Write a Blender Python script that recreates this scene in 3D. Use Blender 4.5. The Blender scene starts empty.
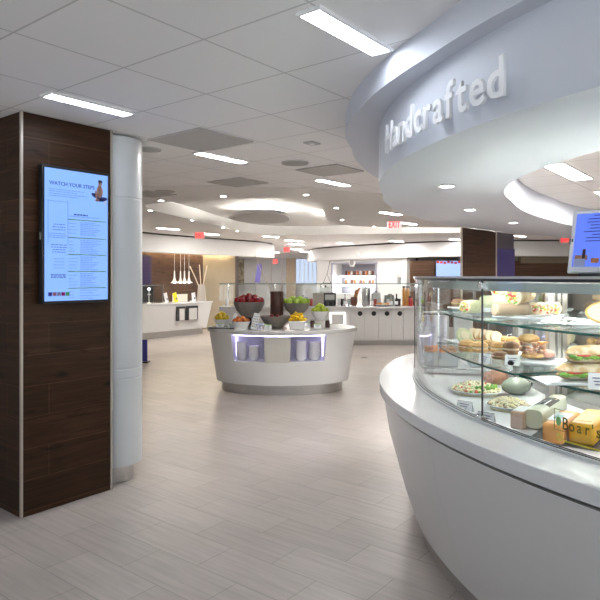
import bpy, math, random
from mathutils import Vector, Matrix
from mathutils.geometry import tessellate_polygon
random.seed(7)
SC = bpy.context.scene
COL = SC.collection
F, HX, HY, EYE = 604.0, 300.0, 276.0, 1.6
PI = math.pi
A = Vector((-0.785, 0.619, 0)); B = Vector((0.619, 0.785, 0))      # the building's two grid directions
ANG_B = math.atan2(B.y, B.x)
CEIL = 2.69

def P(x, y, z):            # where a sight line meets the level z
    Y = F * (EYE - z) / (y - HY)
    return Vector(((x - HX) / F * Y, Y, z))
def D(x, y, Y):            # where a sight line meets the distance Y
    return Vector(((x - HX) / F * Y, Y, EYE - (y - HY) / F * Y))
def AB(a, b, z=0):
    v = A * a + B * b; v.z = z; return v

# ------------------------------------------------------------------ materials
MATS = {}
def new_mat(name):
    m = bpy.data.materials.new(name); m.use_nodes = True
    return m, m.node_tree.nodes, m.node_tree.links, m.node_tree.nodes['Principled BSDF']
def mat(name, col, rough=0.5, metal=0.0, noise=0.0, nscale=20.0, spec=0.5, sub=0.0, bump=0.0, coat=0.0):
    if name in MATS: return MATS[name]
    m, N, L, p = new_mat(name)
    p.inputs['Base Color'].default_value = (*col, 1); p.inputs['Roughness'].default_value = rough
    p.inputs['Metallic'].default_value = metal; p.inputs['Specular IOR Level'].default_value = spec
    p.inputs['Coat Weight'].default_value = coat; p.inputs['Coat Roughness'].default_value = 0.05
    if sub: p.inputs['Subsurface Weight'].default_value = sub; p.inputs['Subsurface Radius'].default_value = (.02, .015, .01)
    if noise or bump:
        tc = N.new('ShaderNodeTexCoord'); n = N.new('ShaderNodeTexNoise'); n.inputs['Scale'].default_value = nscale
        n.inputs['Detail'].default_value = 5
        L.new(tc.outputs['Object'], n.inputs['Vector'])
        if noise:
            r = N.new('ShaderNodeValToRGB')
            r.color_ramp.elements[0].position = .3; r.color_ramp.elements[1].position = .7
            r.color_ramp.elements[0].color = (*[max(0, c * (1 - noise)) for c in col], 1)
            r.color_ramp.elements[1].color = (*[min(1, c * (1 + noise)) for c in col], 1)
            L.new(n.outputs['Fac'], r.inputs['Fac']); L.new(r.outputs['Color'], p.inputs['Base Color'])
        if bump:
            b = N.new('ShaderNodeBump'); b.inputs['Strength'].default_value = bump; b.inputs['Distance'].default_value = .01
            L.new(n.outputs['Fac'], b.inputs['Height']); L.new(b.outputs['Normal'], p.inputs['Normal'])
    MATS[name] = m
    return m
def two_tone(name, c0, c1, scale=30, rough=.5, pos=(.45, .55), bump=.2, sub=0.0):
    if name in MATS: return MATS[name]
    m = mat(name, c0, rough, noise=.01, nscale=scale, bump=bump, sub=sub)
    for n in m.node_tree.nodes:
        if n.type == 'VALTORGB':
            n.color_ramp.elements[0].color = (*c0, 1); n.color_ramp.elements[1].color = (*c1, 1)
            n.color_ramp.elements[0].position, n.color_ramp.elements[1].position = pos
    return m
def emit(name, col, s):
    if name in MATS: return MATS[name]
    m, N, L, p = new_mat(name)
    p.inputs['Base Color'].default_value = (*[min(1, c) * .08 for c in col], 1)
    p.inputs['Emission Color'].default_value = (*col, 1); p.inputs['Emission Strength'].default_value = s
    MATS[name] = m
    return m
def glass(name, tint=(.97, .99, .98), refl=1.0, base=.04):
    m = bpy.data.materials.new(name); m.use_nodes = True
    N = m.node_tree.nodes; L = m.node_tree.links
    N.remove(N['Principled BSDF'])
    lw = N.new('ShaderNodeLayerWeight'); lw.inputs['Blend'].default_value = .5
    pw = N.new('ShaderNodeMath'); pw.operation = 'POWER'; pw.inputs[1].default_value = 4.5
    ml = N.new('ShaderNodeMath'); ml.operation = 'MULTIPLY_ADD'; ml.inputs[1].default_value = .9 * refl; ml.inputs[2].default_value = base * refl
    t = N.new('ShaderNodeBsdfTransparent'); t.inputs['Color'].default_value = (*tint, 1)
    g = N.new('ShaderNodeBsdfGlossy'); g.inputs['Roughness'].default_value = .01
    mx = N.new('ShaderNodeMixShader')
    L.new(lw.outputs['Facing'], pw.inputs[0]); L.new(pw.outputs[0], ml.inputs[0]); L.new(ml.outputs[0], mx.inputs[0])
    L.new(t.outputs[0], mx.inputs[1]); L.new(g.outputs[0], mx.inputs[2])
    L.new(mx.outputs[0], N['Material Output'].inputs['Surface'])
    return m

def grid_uv(N, L, ua, va, uo, vo):     # texture coordinates measured along two given directions
    g = N.new('ShaderNodeNewGeometry'); c = N.new('ShaderNodeCombineXYZ')
    for i, (ax, off) in enumerate(((ua, uo), (va, vo))):
        d = N.new('ShaderNodeVectorMath'); d.operation = 'DOT_PRODUCT'; d.inputs[1].default_value = ax
        s = N.new('ShaderNodeMath'); s.operation = 'SUBTRACT'; s.inputs[1].default_value = off
        L.new(g.outputs['Position'], d.inputs[0]); L.new(d.outputs['Value'], s.inputs[0]); L.new(s.outputs[0], c.inputs[i])
    return c
def scaled(N, L, src, s):
    v = N.new('ShaderNodeVectorMath'); v.operation = 'MULTIPLY'; v.inputs[1].default_value = s
    L.new(src, v.inputs[0]); return v.outputs[0]
def mixc(N, L, fac, a, b, mode='MIX'):
    m = N.new('ShaderNodeMix'); m.data_type = 'RGBA'; m.blend_type = mode
    for k, s in ((0, fac), (6, a), (7, b)):
        if hasattr(s, 'is_linked'): L.new(s, m.inputs[k])
        elif k == 0: m.inputs[0].default_value = s
        else: m.inputs[k].default_value = (*s, 1)
    return m.outputs[2]

def floor_material():
    m, N, L, p = new_mat('porcelain_plank_floor')
    c = grid_uv(N, L, A, B, 2.206 - .31, 2.54 - .272 * 10)
    b = N.new('ShaderNodeTexBrick'); b.offset = .5; b.squash = 1
    b.inputs['Scale'].default_value = 1; b.inputs['Brick Width'].default_value = .62; b.inputs['Row Height'].default_value = .272
    b.inputs['Mortar Size'].default_value = .0022; b.inputs['Mortar Smooth'].default_value = .1; b.inputs['Bias'].default_value = 0
    b.inputs['Color1'].default_value = (.46, .412, .385, 1); b.inputs['Color2'].default_value = (.52, .466, .436, 1)
    b.inputs['Mortar'].default_value = (.29, .265, .24, 1)
    L.new(c.outputs[0], b.inputs['Vector'])
    n = N.new('ShaderNodeTexNoise'); n.inputs['Scale'].default_value = 1; n.inputs['Detail'].default_value = 6
    L.new(scaled(N, L, c.outputs[0], (2.2, 34, 1)), n.inputs['Vector'])
    n2 = N.new('ShaderNodeTexNoise'); n2.inputs['Scale'].default_value = 2.2; n2.inputs['Detail'].default_value = 3
    L.new(c.outputs[0], n2.inputs['Vector'])
    r = N.new('ShaderNodeValToRGB'); r.color_ramp.elements[0].position = .3; r.color_ramp.elements[1].position = .75
    r.color_ramp.elements[0].color = (.86, .86, .86, 1); r.color_ramp.elements[1].color = (1.1, 1.1, 1.1, 1)
    L.new(n.outputs['Fac'], r.inputs['Fac'])
    r2 = N.new('ShaderNodeValToRGB'); r2.color_ramp.elements[0].color = (.9, .9, .9, 1); r2.color_ramp.elements[1].color = (1.08, 1.08, 1.08, 1)
    L.new(n2.outputs['Fac'], r2.inputs['Fac'])
    x = mixc(N, L, 1.0, b.outputs['Color'], r.outputs['Color'], 'MULTIPLY')
    x = mixc(N, L, 1.0, x, r2.outputs['Color'], 'MULTIPLY')
    L.new(x, p.inputs['Base Color']); p.inputs['Roughness'].default_value = .33; p.inputs['Specular IOR Level'].default_value = .5
    bp = N.new('ShaderNodeBump'); bp.inputs['Strength'].default_value = .08; bp.inputs['Distance'].default_value = .003
    L.new(n.outputs['Fac'], bp.inputs['Height']); L.new(bp.outputs['Normal'], p.inputs['Normal'])
    return m
def tile_material(name, col, uo, vo, mortar=.006):
    m, N, L, p = new_mat(name)
    c = grid_uv(N, L, A, B, uo, vo)
    b = N.new('ShaderNodeTexBrick'); b.offset = 0; b.squash = 1
    b.inputs['Scale'].default_value = 1; b.inputs['Brick Width'].default_value = .61; b.inputs['Row Height'].default_value = .582
    b.inputs['Mortar Size'].default_value = mortar; b.inputs['Mortar Smooth'].default_value = .2
    b.inputs['Color1'].default_value = (*col, 1); b.inputs['Color2'].default_value = (*[k * .97 for k in col], 1)
    b.inputs['Mortar'].default_value = (*[k * .70 for k in col], 1)
    L.new(c.outputs[0], b.inputs['Vector']); L.new(b.outputs['Color'], p.inputs['Base Color'])
    p.inputs['Roughness'].default_value = .85; p.inputs['Specular IOR Level'].default_value = .2
    bp = N.new('ShaderNodeBump'); bp.invert = True; bp.inputs['Strength'].default_value = .25; bp.inputs['Distance'].default_value = .003
    L.new(b.outputs['Fac'], bp.inputs['Height']); L.new(bp.outputs['Normal'], p.inputs['Normal'])
    return m
def wood_material(name, dark, light, width=1.15, row=.208, vo=.03, rough=.42):
    m, N, L, p = new_mat(name)
    c = grid_uv(N, L, A + B, Vector((0, 0, 1)), .35, vo)
    b = N.new('ShaderNodeTexBrick'); b.offset = .37; b.squash = 1
    b.inputs['Scale'].default_value = 1; b.inputs['Brick Width'].default_value = width; b.inputs['Row Height'].default_value = row
    b.inputs['Mortar Size'].default_value = .0018; b.inputs['Mortar Smooth'].default_value = .1
    b.inputs['Color1'].default_value = (*dark, 1); b.inputs['Color2'].default_value = (*light, 1)
    b.inputs['Mortar'].default_value = (*[k * 1.9 for k in light], 1)
    L.new(c.outputs[0], b.inputs['Vector'])
    n = N.new('ShaderNodeTexNoise'); n.inputs['Scale'].default_value = 1; n.inputs['Detail'].default_value = 7; n.inputs['Distortion'].default_value = .6
    L.new(scaled(N, L, c.outputs[0], (2.4, 38, 1)), n.inputs['Vector'])
    r = N.new('ShaderNodeValToRGB'); r.color_ramp.elements[0].position = .33; r.color_ramp.elements[1].position = .72
    r.color_ramp.elements[0].color = (.62, .60, .58, 1); r.color_ramp.elements[1].color = (1.25, 1.22, 1.2, 1)
    L.new(n.outputs['Fac'], r.inputs['Fac'])
    k = N.new('ShaderNodeTexNoise'); k.inputs['Scale'].default_value = 1; k.inputs['Detail'].default_value = 2
    L.new(scaled(N, L, c.outputs[0], (4.2, 11, 1)), k.inputs['Vector'])
    kr = N.new('ShaderNodeValToRGB'); kr.color_ramp.elements[0].position = .27; kr.color_ramp.elements[1].position = .40
    kr.color_ramp.elements[0].color = (.3, .26, .24, 1); kr.color_ramp.elements[1].color = (1, 1, 1, 1)
    L.new(k.outputs['Fac'], kr.inputs['Fac'])
    x = mixc(N, L, 1.0, b.outputs['Color'], r.outputs['Color'], 'MULTIPLY')
    x = mixc(N, L, 1.0, x, kr.outputs['Color'], 'MULTIPLY')
    L.new(x, p.inputs['Base Color']); p.inputs['Roughness'].default_value = rough; p.inputs['Specular IOR Level'].default_value = .22
    bp = N.new('ShaderNodeBump'); bp.inputs['Strength'].default_value = .12; bp.inputs['Distance'].default_value = .003
    L.new(n.outputs['Fac'], bp.inputs['Height']); L.new(bp.outputs['Normal'], p.inputs['Normal'])
    return m

M_FLOOR = floor_material()
M_TILE = tile_material('acoustic_tile', (.90, .89, .89), 2.07, 1.91)
M_WOOD = wood_material('dark_knotty_plank', (.033, .0150, .0065), (.058, .0265, .0125))
M_WOOD2 = wood_material('brown_plank_wall', (.070, .038, .024), (.095, .053, .034), 1.4, .26)
M_WOOD2_LIT = wood_material('brown_plank_lit', (.12, .066, .04), (.155, .088, .055), 1.4, .26)  # same plank wood, made paler to stand in for different lighting
M_PAINT = mat('white_paint', (.78, .775, .77), .6)
M_SOFFIT = mat('soffit_cool_tint', (.63, .66, .73), .55)  # the cool light's bluish cast is put into this colour
M_DRY = mat('ceiling_drywall', (.80, .79, .78), .7)
M_LAM = mat('white_laminate', (.71, .705, .70), .28, coat=.15)
M_QUARTZ = mat('white_quartz', (.72, .735, .75), .14, noise=.02, nscale=60, coat=.25)
M_STEEL = mat('brushed_steel', (.55, .54, .53), .32, 1.0, noise=.06, nscale=40)
M_CHROME = mat('polished_steel', (.75, .76, .77), .1, 1.0)
M_MIRROR = mat('mirror_door', (.62, .61, .58), .06, 1.0)
M_BLACK = mat('black_plastic', (.012, .012, .014), .35)
M_DARK = mat('dark_gasket', (.03, .032, .035), .4)
M_BEIGE = mat('beige_panel', (.30, .245, .17), .6, noise=.04, nscale=5)
M_GREYVENT = mat('grey_vent', (.46, .45, .44), .7)
M_COLUMN = mat('column_metal_white', (.60, .63, .65), .35, coat=.1)
M_GLASS = glass('case_glass', (.975, .99, .985), 1.0, .045)
M_SHELF = glass('shelf_glass', (.95, .98, .97), .55, .04)
M_EDGE = mat('green_glass_edge', (.02, .10, .09), .15)
M_WHITE = mat('white_ceramic', (.82, .82, .83), .18)
M_TRAY = mat('white_melamine_tray', (.74, .79, .84), .22)
M_CARD = mat('white_card', (.82, .84, .86), .6)
M_GREYBOWL = mat('grey_stoneware', (.25, .225, .205), .5, noise=.1, nscale=30)
M_INK = mat('grey_ink', (.10, .12, .22), .7)
M_TRIM = mat('pale_corner_trim', (.50, .44, .38), .35, .3)
E_TUBE = emit('diffuser_glow', (1, .975, .93), 52)
E_TUBE_COOL = emit('cool_diffuser_glow', (.86, .92, 1), 13)
E_SPOT = emit('downlight_glow', (1, .95, .86), 30)
E_SCREEN = emit('blue_screen_glow', (.22, .42, 1.0), .55)
E_SCREEN2 = emit('pale_blue_screen_glow', (.36, .50, 1.0), .6)
E_TABLET = emit('deep_blue_screen_glow', (.10, .18, .80), .58)
E_RED = emit('exit_red_glow', (1, .015, .015), .9)
E_PINK = emit('exit_sign_face', (1, .30, .27), .40)
E_COVE = emit('warm_cove_glow', (1, .82, .55), 34)
E_VIOLET = emit('violet_led_glow', (.62, .55, 1), 4)
E_WHITE = emit('white_led_glow', (1, .97, .93), 16)
E_WIN = emit('daylight_window', (.66, .78, 1), .42)
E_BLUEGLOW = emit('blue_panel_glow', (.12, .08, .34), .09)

# ------------------------------------------------------------------ mesh building
class MB:
    def __init__(s): s.v = []; s.f = []; s.m = []
    def quad_strip(s, rows, closed=False, mi=0, cap0=False, cap1=False):
        n = len(rows[0]); base = len(s.v)
        for r in rows: s.v += [tuple(p) for p in r]
        for i in range(len(rows) - 1):
            for j in range(n if closed else n - 1):
                k = (j + 1) % n
                s.f.append((base + i * n + j, base + i * n + k, base + (i + 1) * n + k, base + (i + 1) * n + j)); s.m.append(mi)
        if cap0: s.f.append(tuple(base + j for j in reversed(range(n)))); s.m.append(mi)
        if cap1: s.f.append(tuple(base + (len(rows) - 1) * n + j for j in range(n))); s.m.append(mi)
        return s
    def face(s, pts, mi=0):
        b = len(s.v); s.v += [tuple(p) for p in pts]; s.f.append(tuple(range(b, b + len(pts)))); s.m.append(mi); return s
    def box(s, c, d, rz=0, mi=0, tilt=0, top=1.0):
        hx, hy, hz = d[0] / 2, d[1] / 2, d[2] / 2
        R = Matrix.Rotation(rz, 3, 'Z') @ Matrix.Rotation(tilt, 3, 'X')
        q = [(-hx, -hy), (hx, -hy), (hx, hy), (-hx, hy)]
        lo = [Vector(c) + R @ Vector((x, y, -hz)) for x, y in q]
        hi = [Vector(c) + R @ Vector((x * top, y * top, hz)) for x, y in q]
        return s.quad_strip([lo, hi], True, mi, True, True)
    def lathe(s, prof, n=24, c=(0, 0, 0), sx=1, sy=1, mi=0, caps=True, rz=0):
        rows = []
        for r, z in prof:
            row = []
            for k in range(n):
                t = 2 * PI * k / n; x = r * sx * math.cos(t); y = r * sy * math.sin(t)
                row.append((c[0] + x * math.cos(rz) - y * math.sin(rz), c[1] + x * math.sin(rz) + y * math.cos(rz), c[2] + z))
            rows.append(row)
        return s.quad_strip(rows, True, mi, caps, caps)
    def prism(s, pts, z0, z1, mi=0):
        return s.quad_strip([[(p[0], p[1], z0) for p in pts], [(p[0], p[1], z1) for p in pts]], True, mi, True, True)
    def plate(s, outer, holes, z, mi=0, flip=False):          # flat polygon with holes
        polys = [[Vector((p[0], p[1], 0)) for p in outer]] + [[Vector((p[0], p[1], 0)) for p in h] for h in holes]
        tri = tessellate_polygon(polys); flat = [p for q in polys for p in q]; b = len(s.v)
        s.v += [(p.x, p.y, z) for p in flat]
        for t in tri:
            s.f.append(tuple(b + i for i in t)); s.m.append(mi)
        return s
    def tube(s, pts, rad, n=10, mi=0, caps=True):
        pts = [Vector(p) for p in pts]; rows = []
        for i, p in enumerate(pts):
            d = (pts[min(i + 1, len(pts) - 1)] - pts[max(i - 1, 0)]).normalized()
            u = d.orthogonal().normalized() if i == 0 else (u - d * u.dot(d)).normalized()
            w = d.cross(u); r = rad[i] if isinstance(rad, (list, tuple)) else rad
            rows.append([p + (u * math.cos(2 * PI * k / n) + w * math.sin(2 * PI * k / n)) * r for k in range(n)])
        return s.quad_strip(rows, True, mi, caps, caps)
    def ball(s, c, r, n=14, m=9, mi=0, jit=0, R=None):
        r = (r, r, r) if not isinstance(r, (tuple, list)) else r; rows = []
        for i in range(m + 1):
            ph = -PI / 2 + PI * i / m; row = []
            for k in range(n):
                t = 2 * PI * k / n
                v = Vector((r[0] * math.cos(ph) * math.cos(t), r[1] * math.cos(ph) * math.sin(t), r[2] * math.sin(ph)))
                if jit: v *= 1 + random.uniform(-jit, jit)
                if R: v = R @ v
                row.append(Vector(c) + v)
            if i in (0, m):
                q = sum(row, Vector()) / n; row = [q + (p - q) * .02 for p in row]
            rows.append(row)
        return s.quad_strip(rows, True, mi, True, True)
    def ring(s, r0, r1, z0, z1, a0, a1, n=40, mi=0, c=(0, 0), r0b=None, r1b=None, edge=None):   # sector of a ring
        r0b = r0 if r0b is None else r0b; r1b = r1 if r1b is None else r1b
        rows = []
        for i in range(n + 1):
            t = math.radians(a0 + (a1 - a0) * i / n); cs, sn = math.cos(t), math.sin(t)
            rows.append([(c[0] + r * cs, c[1] + r * sn, z) for r, z in ((r0b, z0), (r1b, z0), (r1, z1), (r0, z1))])
        k = len(s.f)
        s.quad_strip(rows, True, mi, True, True)
        if edge is not None:
            for q in range(k, len(s.f)):
                if (q - k) % 4 == 1 or q >= len(s.f) - 2: s.m[q] = edge
        return s
    def build(s, name, mats, parent=None, smooth=True, bev=0, ang=.6, loc=None, flip=False):
        me = bpy.data.meshes.new(name); me.from_pydata(s.v, [], s.f)
        mats = mats if isinstance(mats, (list, tuple)) else [mats]
        for m in mats: me.materials.append(m)
        for p, i in zip(me.polygons, s.m): p.material_index = i
        import bmesh
        bm = bmesh.new(); bm.from_mesh(me); bmesh.ops.recalc_face_normals(bm, faces=bm.faces[:]); bm.to_mesh(me); bm.free()
        if smooth: me.shade_smooth(); me.set_sharp_from_angle(angle=ang)
        o = bpy.data.objects.new(name, me); COL.objects.link(o)
        if parent: o.parent = parent
        if loc is not None: o.location = loc
        if bev:
            b = o.modifiers.new('soft edge', 'BEVEL'); b.width = bev; b.segments = 2; b.limit_method = 'ANGLE'
        return o
def tag(o, label=None, cat=None, group=None, kind=None):
    if label: o['label'] = label
    if cat: o['category'] = cat
    if group: o['group'] = group
    if kind: o['kind'] = kind
    return o
def T(name, label, cat, loc=(0, 0, 0), rz=0, group=None):
    o = bpy.data.objects.new(name, None); COL.objects.link(o); o.empty_display_size = .05
    o.location = loc; o.rotation_euler = (0, 0, rz)
    return tag(o, label, cat, group)
def S(name, mb, m, label=None, cat=None, **k):
    o = mb.build(name, m, **k); return tag(o, label, cat, None, 'structure')
def dup(root, loc=None, rz=None, label=None, group=None, scale=None):
    r = root.copy(); COL.objects.link(r)
    if loc is not None: r.location = loc
    if rz is not None: r.rotation_euler = (0, 0, rz)
    if label: r['label'] = label
    if group: r['group'] = group
    if scale: r.scale = (scale,) * 3
    for ch in list(root.children):
        c = ch.copy(); COL.objects.link(c); c.parent = r
        for g in list(ch.children):
            d = g.copy(); COL.objects.link(d); d.parent = c
    return r
def text_mesh(body, size, extrude, bold=0.0):
    cu = bpy.data.curves.new('lettering', 'FONT'); cu.body = body; cu.size = size; cu.extrude = extrude; cu.offset = bold
    cu.resolution_u = 3
    o = bpy.data.objects.new('lettering', cu); COL.objects.link(o)
    bpy.context.view_layer.update()
    me = bpy.data.meshes.new_from_object(o.evaluated_get(bpy.context.evaluated_depsgraph_get()))
    bpy.data.objects.remove(o); bpy.data.curves.remove(cu)
    return me
def place_mesh(name, me, m, parent, M):
    me.materials.clear(); me.materials.append(m)
    o = bpy.data.objects.new(name, me); COL.objects.link(o); o.parent = parent; o.matrix_local = M
    return o
def frame_m(origin, xax, yax, zax):
    return Matrix(((xax[0], yax[0], zax[0], origin[0]), (xax[1], yax[1], zax[1], origin[1]), (xax[2], yax[2], zax[2], origin[2]), (0, 0, 0, 1)))
def spline(pts, n=8):
    pts = [Vector((p[0], p[1], 0)) for p in pts]; out = []
    for i in range(len(pts) - 1):
        p0, p1, p2, p3 = pts[max(i - 1, 0)], pts[i], pts[i + 1], pts[min(i + 2, len(pts) - 1)]
        for k in range(n):
            t = k / n
            out.append(.5 * ((2 * p1) + (p2 - p0) * t + (2 * p0 - 5 * p1 + 4 * p2 - p3) * t * t + (3 * p1 - p0 - 3 * p2 + p3) * t ** 3))
    out.append(pts[-1]); return out
def resample(pts, n):
    d = [0]
    for a, b in zip(pts, pts[1:]): d.append(d[-1] + (b - a).length)
    out = []; j = 0
    for i in range(n):
        t = d[-1] * i / (n - 1)
        while j < len(d) - 2 and d[j + 1] < t: j += 1
        u = (t - d[j]) / max(1e-9, d[j + 1] - d[j]); out.append(pts[j].lerp(pts[j + 1], u))
    return out
ORD = ['first', 'second', 'third', 'fourth', 'fifth', 'sixth', 'seventh', 'eighth', 'ninth', 'tenth', 'eleventh', 'twelfth', 'thirteenth', 'fourteenth']

# ------------------------------------------------------------------ room shell
RX0, RX1, RY0, RY1 = -7.0, 11.0, -3.5, 33.0
S('floor', MB().box(((RX0 + RX1) / 2, (RY0 + RY1) / 2, -.05), (RX1 - RX0, RY1 - RY0, .1)), M_FLOOR, 'pale grey wood-look porcelain plank floor', smooth=False)
recess_pts = [(-2.42, 9.7), (-2.33, 9.15), (-1.85, 8.8), (-1.29, 8.6), (-.55, 8.35), (.05, 8.45), (.3, 9.0), (.42, 10.4), (.6, 11.9), (1.0, 12.9), (1.8, 13.35),
              (3.4, 13.5), (5.2, 13.9), (5.4, 14.7), (3.6, 15.2), (1.4, 15.7), (-.3, 16.0), (-1.2, 15.3), (-1.72, 13.6), (-2.0, 12), (-2.36, 10.4)]
recess = [tuple(p[:2]) for p in spline(recess_pts + [recess_pts[0]], 6)[:-1]]
mb = MB().plate([(RX0, RY0), (RX1, RY0), (RX1, RY1), (RX0, RY1)], [recess], CEIL)
S('ceiling', mb, M_TILE, 'white acoustic tile ceiling in a square grid', smooth=False)
# smooth plaster zone round the recess, a thin plate under the grid
zone = spline([(-4.6, 11), (-4.2, 8.6), (-2.6, 7.5), (-.6, 7.3), (1.4, 8.3), (1.9, 10.2), (2.6, 11.7), (4.6, 12.2), (6.4, 13), (6.4, 15.8), (3.6, 17.2), (.8, 19), (-1.4, 19.5), (-2.6, 17.4), (-3.9, 14.6), (-4.6, 11)], 6)[:-1]
mb = MB().plate([p[:2] for p in zone], [recess], CEIL - .008)
mb.quad_strip([[(p[0], p[1], CEIL - .008) for p in zone], [(p[0], p[1], CEIL) for p in zone]], True)
mb.quad_strip([[(p[0], p[1], CEIL - .008) for p in recess], [(p[0], p[1], 2.92) for p in recess]], True)
mb.face([(p[0], p[1], 2.92) for p in recess])
S('ceiling_recess', mb, M_DRY, 'smooth white plaster ceiling around the curved recess', ang=.5)
cl = spline([(-1.42, 11.9), (-1.05, 11.0), (-.5, 10.75), (-.26, 11.4), (-.24, 12.5), (-.6, 13.1), (-1.2, 12.8), (-1.42, 11.9)], 8)[:-1]
S('ceiling_cloud', MB().prism([p[:2] for p in cl], 2.74, 2.79), mat('cloud_paint', (.62, .61, .60), .7), 'grey curved cloud panel hanging inside the ceiling recess')

def wall(name, p0, p1, z0, z1, m, th=.12, label=None, side=1):
    p0 = Vector((p0[0], p0[1])); p1 = Vector((p1[0], p1[1])); d = (p1 - p0).normalized(); nrm = Vector((-d.y, d.x)) * th * side
    return S(name, MB().prism([p0, p1, p1 + nrm, p0 + nrm], z0, z1), m, label, smooth=False)
wall('wall_behind', (RX0, RY0), (RX1, RY0), 0, .15, M_PAINT, side=-1, label='low white sill wall behind the viewpoint')
wall('wall_behind_header', (RX0, RY0), (RX1, RY0), 2.55, CEIL, M_PAINT, side=-1, label='white header over the added glazed front behind the viewpoint')
wf = MB()
for k in range(13): wf.box((RX0 + .03 + (RX1 - RX0 - .06) * k / 12, RY0, 1.35), (.05, .08, 2.4))
wf = S('window_fill', wf, M_STEEL, 'unseen glazed front added behind the viewpoint to let in fill light')  # unseen glazing added so outside light fills the near room
MB().box(((RX0 + RX1) / 2, RY0, 1.35), (RX1 - RX0, .012, 2.4)).build('pane', M_GLASS, wf)
wall('wall_left', (RX0, RY0), (RX0, RY1), 0, CEIL, M_PAINT, label='white side wall beyond the wood pillar')
wall('wall_right', (RX1, RY0), (RX1, RY1), 0, CEIL, M_PAINT, side=-1, label='white side wall behind the deli kitchen')
wall('wall_far', (RX0, RY1), (RX1, RY1), 0, CEIL, M_PAINT, label='white wall at the far end of the corridor')

# fascias (dropped bands) along the two far sides, with the thin dark slot above
def fascia(name, line, z0, z1, depth, label, nside):
    pts = resample(spline(line, 8), 40); rows = []
    for i, p in enumerate(pts):
        t = (pts[min(i + 1, 39)] - pts[max(i - 1, 0)]).normalized(); n = Vector((-t.y, t.x, 0)) * nside
        q = p + n * depth
        rows.append([(p.x, p.y, z0), (p.x, p.y, z1), (q.x, q.y, z1), (q.x, q.y, z0)])
    o = S(name, MB().quad_strip(rows, True, 0, True, True), M_PAINT, label, ang=.5)
    rows = []
    for i, p in enumerate(pts):
        t = (pts[min(i + 1, 39)] - pts[max(i - 1, 0)]).normalized(); n = Vector((-t.y, t.x, 0)) * nside
        q = p + n * .06; r = p + n * (depth - .02)
        rows.append([(q.x, q.y, z1), (q.x, q.y, CEIL), (r.x, r.y, CEIL), (r.x, r.y, z1)])
    MB().quad_strip(rows, True, 0, True, True).build('slot_reveal', M_DARK, o)
    return o
FL = [(-5.6, 12.0), (-4.7, 13.5), (-3.855, 14.83), (-2.89, 16.46), (-2.29, 17.3), (-1.245, 18.8), (-.86, 20.2)]
fascia('wall_fascia', FL, 2.2, 2.645, .3, 'white curved band above the brown plank wall on the far left', 1)
FR = [(.30, 26.0), (.46, 24.1), (1.0, 22.6), (1.77, 21.4), (2.95, 19.9), (3.8, 19.1), (4.85, 18.4), (6.6, 18.2), (10.8, 18.2)]
fascia('wall_fascia', FR, 2.2, 2.645, .3, 'white curved band above the grill wall and far wood wall', 1)

# far left: plank wall, beige panel, dark end post
W0 = Vector((-4.65, 15.33, 0)); Wd = Vector((.535, .845, 0))
def WL(t, back=0): return (W0 + Wd * t + Vector((-.845, .535, 0)) * back)[:2]
wall('wall_plank', WL(-2.2), WL(3.26), 0, 2.5, M_WOOD2, label='brown horizontal plank wall behind the left service counter')
wall('wall_beige', WL(3.26), WL(4.8), 0, 2.5, M_BEIGE, label='beige smooth wall panel right of the brown plank wall')
wall('wall_end', WL(4.8), WL(4.98), 0, 2.5, mat('dark_brown_edge', (.05, .03, .025), .5), .3, label='dark brown end post at the edge of the beige wall')
c0, c1 = Vector((*WL(-2.0, -.10), 0)), Vector((*WL(4.6, -.10), 0))
cove = T('cove_light', 'warm light strip along the top of the brown plank wall', 'ceiling light', (0, 0, 0))
MB().tube([(c0.x, c0.y, 2.36), (c1.x, c1.y, 2.36)], .02, 8).build('light_strip', E_COVE, cove)
MB().tube([(c0.x, c0.y, 2.40), (c1.x, c1.y, 2.40)], .03, 8).build('channel', M_STEEL, cove)

# middle far: corridor with pictures, tan return wall, daylight window
wall('wall_tan', (-.70, 30.4), (-.21, 30.4), 0, 2.52, mat('tan_wall', (.46, .37, .27), .6), .5, label='tan wall return between the corridor and the bright window')
wall('wall_corridor', (-3.8, 31.6), (-.6, 31.6), 0, 2.52, M_PAINT, label='white corridor wall beyond the beige panel')
wall('wall_white', (-.21, 30.8), (1.0, 30.8), 0, 1.15, M_PAINT, .3, label='low white wall under the bright window')
wall('wall_header', (-3.8, 30.2), (1.2, 30.2), 2.50, CEIL, M_PAINT, .3, label='white header above the corridor opening')
w = T('window_1', None, None, (.32, 30.9, 0)); tag(w, 'bright pale blue window beyond the tan wall', None, None, 'structure')
MB().box((0, 0, 1.82), (1.06, .02, 1.36)).build('pane', E_WIN, w)
fr = MB()
for k in range(6): fr.box((-.53 + .212 * k, -.03, 1.82), (.025, .03, 1.36))
fr.box((0, -.03, 2.49), (1.1, .04, .05)); fr.box((0, -.03, 1.15), (1.1, .04, .05)); fr.build('blind_slat', M_PAINT, w)
wa = T('wall_art', 'brown-green mottled panel at the left end of the white corridor', 'picture', (-3.05, 30.6, 1.15))
MB().box((0, 0, .65), (.44, .05, 1.3)).build('panel', two_tone('mottled_brown', (.16, .13, .07), (.34, .30, .22), 7, .7), wa); MB().box((0, .03, .65), (.48, .03, 1.34)).build('frame', M_WHITE, wa)
b1 = T('banner', 'purple banner leaning in the white corridor', 'banner', (-2.2, 29.0, 0))
MB().box((0, 0, 1.75), (.24, .04, .9)).build('print', mat('purple_print', (.12, .10, .32), .5), b1).rotation_euler = (0, .12, 0)
MB().tube([(0, .05, 0), (0.1, .05, 1.4)], .02, 8).build('stand', M_STEEL, b1); MB().box((0, .05, .02), (.4, .3, .04)).build('base', M_STEEL, b1)

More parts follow.
